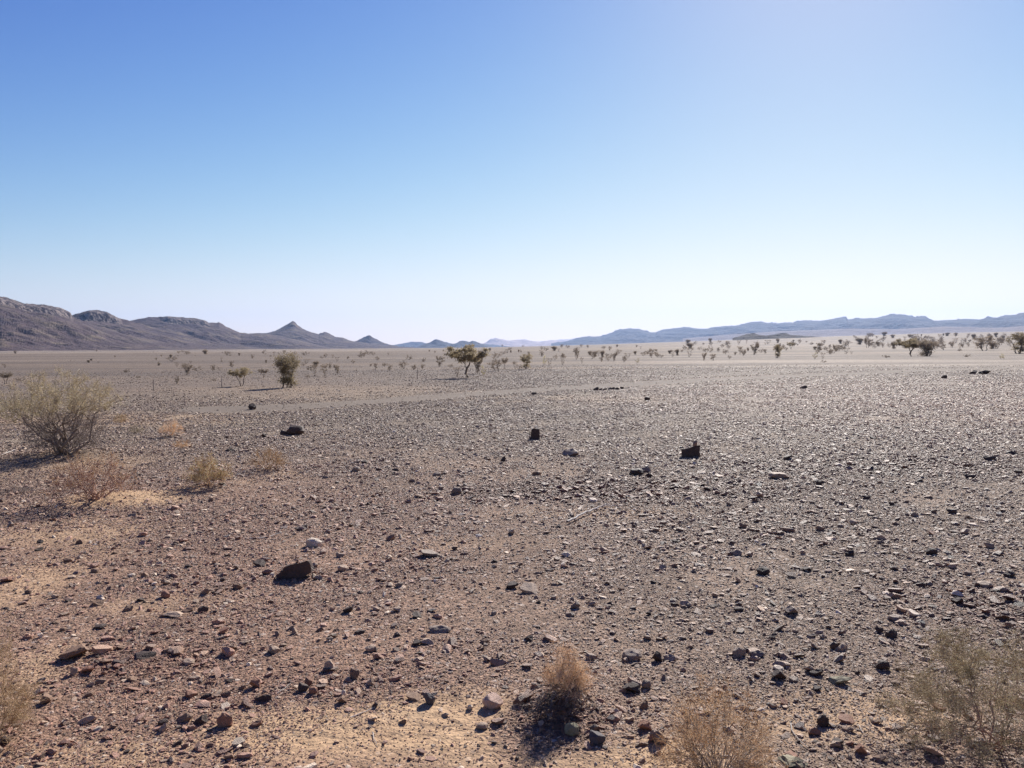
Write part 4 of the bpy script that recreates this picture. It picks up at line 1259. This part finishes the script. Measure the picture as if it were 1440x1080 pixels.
# 5. reddish twig shrub
loc, u = place(138, 702)
rs = np.random.RandomState(91)
root = empty('twiggy_shrub', loc)
tag(root, 'bare reddish twig shrub on the pale sand below the large shrub', 'dry shrub')
t1 = dome_tips(190, 138 * u, 68 * u, rs, .15, .45); t1[:, 0] -= .05
g, out = shrub_wood(t1, (0, 0, 0), .013, .0034, 92, 14, bend=-.12, wander=.06)
twiglets(g, np.vstack([out, t1]), 700, .09, .0030, rs, .4)
link('twigs', g.mesh('twigs', M_redtwig), root)
g = Geo(); twiglets(g, t1, 700, .08, .0026, rs, .3); link('pale_twig_ends', g.mesh('pale_twig_ends', M_dry), root)

# 6-8. puffs
def puff(px, py, w, h, mat, label, seed, n=900, name='dry_puff_bush', leaves=None):
    loc, u = place(px, py)
    rs = np.random.RandomState(seed)
    root = empty(name, loc); tag(root, label, 'dry shrub')
    t1 = dome_tips(110, w * u, h * u, rs, .12, .3)
    g, out = shrub_wood(t1, (0, 0, 0), .007, .0020, seed + 1, 8)
    twiglets(g, np.vstack([out, t1]), n, .06, .0018, rs, .3)
    link('twigs', g.mesh('twigs', mat), root)
    if leaves:
        g = Geo(); m = leaves
        C = np.vstack([t1, out]); C = C[rs.randint(0, len(C), m)] + rs.normal(size=(m, 3)) * .03; C = C[C[:, 2] > .02]
        g.leaves(C, .009, rs); link('foliage', g.mesh('foliage', M_leafg), root)
puff(293, 682, 72, 46, M_dry, 'pale yellow puffy bush with a long shadow right of the twig shrub', 101, 2600, leaves=2400)
puff(378, 659, 62, 34, M_dry, 'thin pale tan bush right of the pale yellow puffy bush', 111, 1300)
puff(241, 612, 36, 23, M_orange, 'small round orange bush behind the pale yellow bush', 121, 1300)
puff(256, 630, 30, 14, M_dry, 'faint low tuft just below the small orange bush', 131, 160)
puff(192, 609, 26, 14, M_olive, 'faint olive tuft left of the small orange bush', 141, 220)
puff(170, 594, 24, 14, M_dry, 'pale tuft right behind the large twiggy shrub', 151, 420, leaves=300)
puff(22, 594, 95, 48, M_olive, 'wide pale green low bush behind the large shrub at the left edge', 161, 1800, name='desert_bush', leaves=3000)
puff(22, 693, 70, 10, M_darktwig, 'low dark twigs in place of a shadow and fallen branch at the left edge', 171, 200, name='shadow_brush')  # dark twigs stand in for a cast shadow and a fallen branch

# 9. large twiggy shrub at left
loc, u = place(93, 637)
rs = np.random.RandomState(201)
root = empty('large_shrub', loc)
tag(root, 'large many-stemmed thorny shrub with a sparse pale green crown at left', 'shrub')
W, H_ = 158 * u, 122 * u
tips = []
while len(tips) < 160:
    x, y = rs.uniform(-.5, .5, 2); z = rs.rand(); r_ = math.hypot(x, y) * 2
    if r_ < .35 + .65 * sstep(z, .2, .65) and .42 < z < 1 - .25 * r_ * r_: tips.append((x * W, y * W, z * H_))
tips = np.array(tips)
g, out = shrub_wood(tips, (0, 0, 0), .028, .0035, 202, 12, segs=3, wander=.085, spread=.13)
link('stems', g.mesh('stems', M_bark), root)
g = Geo(); o2 = out[out[:, 2] > .5 * H_]
twiglets(g, np.vstack([o2, tips, tips]), 3000, .14, .0034, rs, .3)
link('twigs', g.mesh('twigs', M_pale), root)
m = 5200
C = np.vstack([tips, o2]); C = C[rs.randint(0, len(C), m)] + rs.normal(size=(m, 3)) * .065
g = Geo(); g.leaves(C, .0085, rs); link('foliage', g.mesh('foliage', M_leafg), root)
low = []
while len(low) < 330:
    x, y = rs.uniform(-.5, .5, 2); z = rs.rand()
    if .2 < math.hypot(x, y) * 2 < 1: low.append((x * W * .78, y * W * .6, (.05 + .42 * z) * H_))
low = np.array(low)
g, o3 = shrub_wood(low, (0, 0, 0), .012, .0028, 203, 12, wander=.09, spread=.12)
twiglets(g, np.vstack([o3, low]), 2600, .12, .0030, rs, .2)
link('dead_twigs', g.mesh('dead_twigs', M_darktwig), root)  # low dead twigs, made denser and darker to give the shadow at the base

# ------------------------------------------------------------------ sticks and poles
def stick(pts, rad, mat, label, name='dead_stick', cat='stick', lift=.008):
    P = []
    for (px, py) in pts:
        x, y, z, t = ground_at(px, py); P.append((x, y, z + lift))
    P = np.array(P); c = P[0].copy()
    n = len(P); T = np.linspace(0, n - 1, n * 4)
    Q = np.stack([np.interp(T, np.arange(n), P[:, k]) for k in range(3)], -1)
    Q[1:-1] = (Q[:-2] + Q[1:-1] * 2 + Q[2:]) / 4
    Q += np.random.RandomState(int(pts[0][0])).normal(size=Q.shape) * rad * .35
    g = Geo(); g.tube(Q - c, np.linspace(rad, rad * .45, len(Q)), 6)
    o = link(name, g.mesh(name, mat), loc=c); tag(o, label, cat)
    return o
stick([(798, 738), (812, 731), (830, 722), (845, 716), (857, 713)], .016, M_grey, 'long bleached white stick lying on the middle gravel', lift=.045)
stick([(855, 713.5), (864, 713), (873, 713.5)], .008, M_grey, 'short grey stick off the far end of the long white stick', lift=.02)
stick([(1112, 1018), (1114, 1030), (1124, 1043), (1136, 1053)], .0045, M_grey, 'curved bleached twig on the sand right of the straw bush')
stick([(1208, 1022), (1213, 1032), (1220, 1036)], .003, M_grey, 'tiny pale twig beside the brown stones on the right sand')
stick([(492, 1011), (507, 1005), (522, 998), (537, 991)], .0035, M_grey, 'thin curved twig ending at the dark pointed stone on the sand')
stick([(390, 976), (400, 970), (409, 962)], .0035, M_grey, 'thin pale twig between the reddish rock and the mauve pair')
stick([(524, 1032), (526, 1041), (530, 1048)], .0035, M_grey, 'short curled pale twig in the middle of the sand patch')
stick([(446, 1018), (455, 1014), (459, 1006)], .0022, M_dry, 'very thin twig on the sand left of the curved one')
stick([(345, 758), (370, 757), (396, 750)], .008, M_grey, 'pale thin stick on the gravel left of the whitish rounded rock')
stick([(2, 640), (14, 636), (24, 631)], .018, M_grey, 'pale fallen branch at the left edge beside the large shrub')

for (px, py, h, lab) in [(312, 545, 17, 'thin upright pole standing left of the two-stemmed acacia'),
                         (216, 549, 16, 'thin upright pole farthest left on the plain'),
                         (587, 533, 17, 'thin upright pole left of the tallest acacia')]:
    x, y, z, t = ground_at(px, py); u = y / FPX
    g = Geo(); n = 7
    pts = [(rnd.uniform(-.01, .01), 0, -.05 + k / (n - 1) * h * u) for k in range(n)]
    g.tube(pts, np.linspace(.022, .015, n), 6)
    g.tube([(0, 0, -.02), (.03, .01, .03), (.05, .01, .02)], [.03, .03, .02], 5)
    o = link('pole', g.mesh('pole', M_pole), loc=(x, y, z)); tag(o, lab, 'pole')

# dry litter: bits of twig and straw lying on the near sand
g = Geo(); rs = np.random.RandomState(303)
for k in range(1500):
    a = math.radians(rs.uniform(-36, 36)); r_ = math.sqrt(rs.uniform(3.0 ** 2, 11 ** 2))
    x, y = r_ * math.sin(a), r_ * math.cos(a)
    if rs.rand() > .15 + .85 * float(gsum(SAND, np.array([x]), np.array([y]))[0]): continue
    z = float(height(x, y)); L = rs.uniform(.01, .05); b_ = rs.uniform(0, 6.28)
    d = np.array([math.cos(b_), math.sin(b_), 0]); n_ = np.array([-d[1], d[0], 0]) * rs.normal() * .15 * L
    p = np.array([x, y, z + .006])
    g.tube([p, p + d * L * .5 + n_ + [0, 0, .003], p + d * L], [.0011, .0010, .0006], 3)
o = link('twig_litter', g.mesh('twig_litter', M_dry)); tag(o, 'bits of dry straw and twig scattered on the near sand', 'litter', kind='stuff')

# ------------------------------------------------------------------ HAZE
def haze():
    me = bpy.data.meshes.new('haze'); bm = bmesh.new()
    bmesh.ops.create_cube(bm, size=1.0)
    bm.to_mesh(me); bm.free()
    o = link('haze', me)
    o.scale = (56000, 56000, 1206); o.location = (0, 0, 597)
    m = bpy.data.materials.new('haze_air'); m.use_nodes = True
    nt = m.node_tree; nt.nodes.remove(nt.nodes['Principled BSDF'])
    pv = nt.nodes.new('ShaderNodeVolumePrincipled')
    pv.inputs['Color'].default_value = (.36, .55, .95, 1)
    pv.inputs['Density'].default_value = 2.3e-5
    pv.inputs['Anisotropy'].default_value = .35
    nt.links.new(pv.outputs[0], nt.nodes['Material Output'].inputs['Volume'])
    me.materials.append(m)
    tag(o, 'thin blue desert haze over the far mountains', 'haze', kind='stuff')
haze()
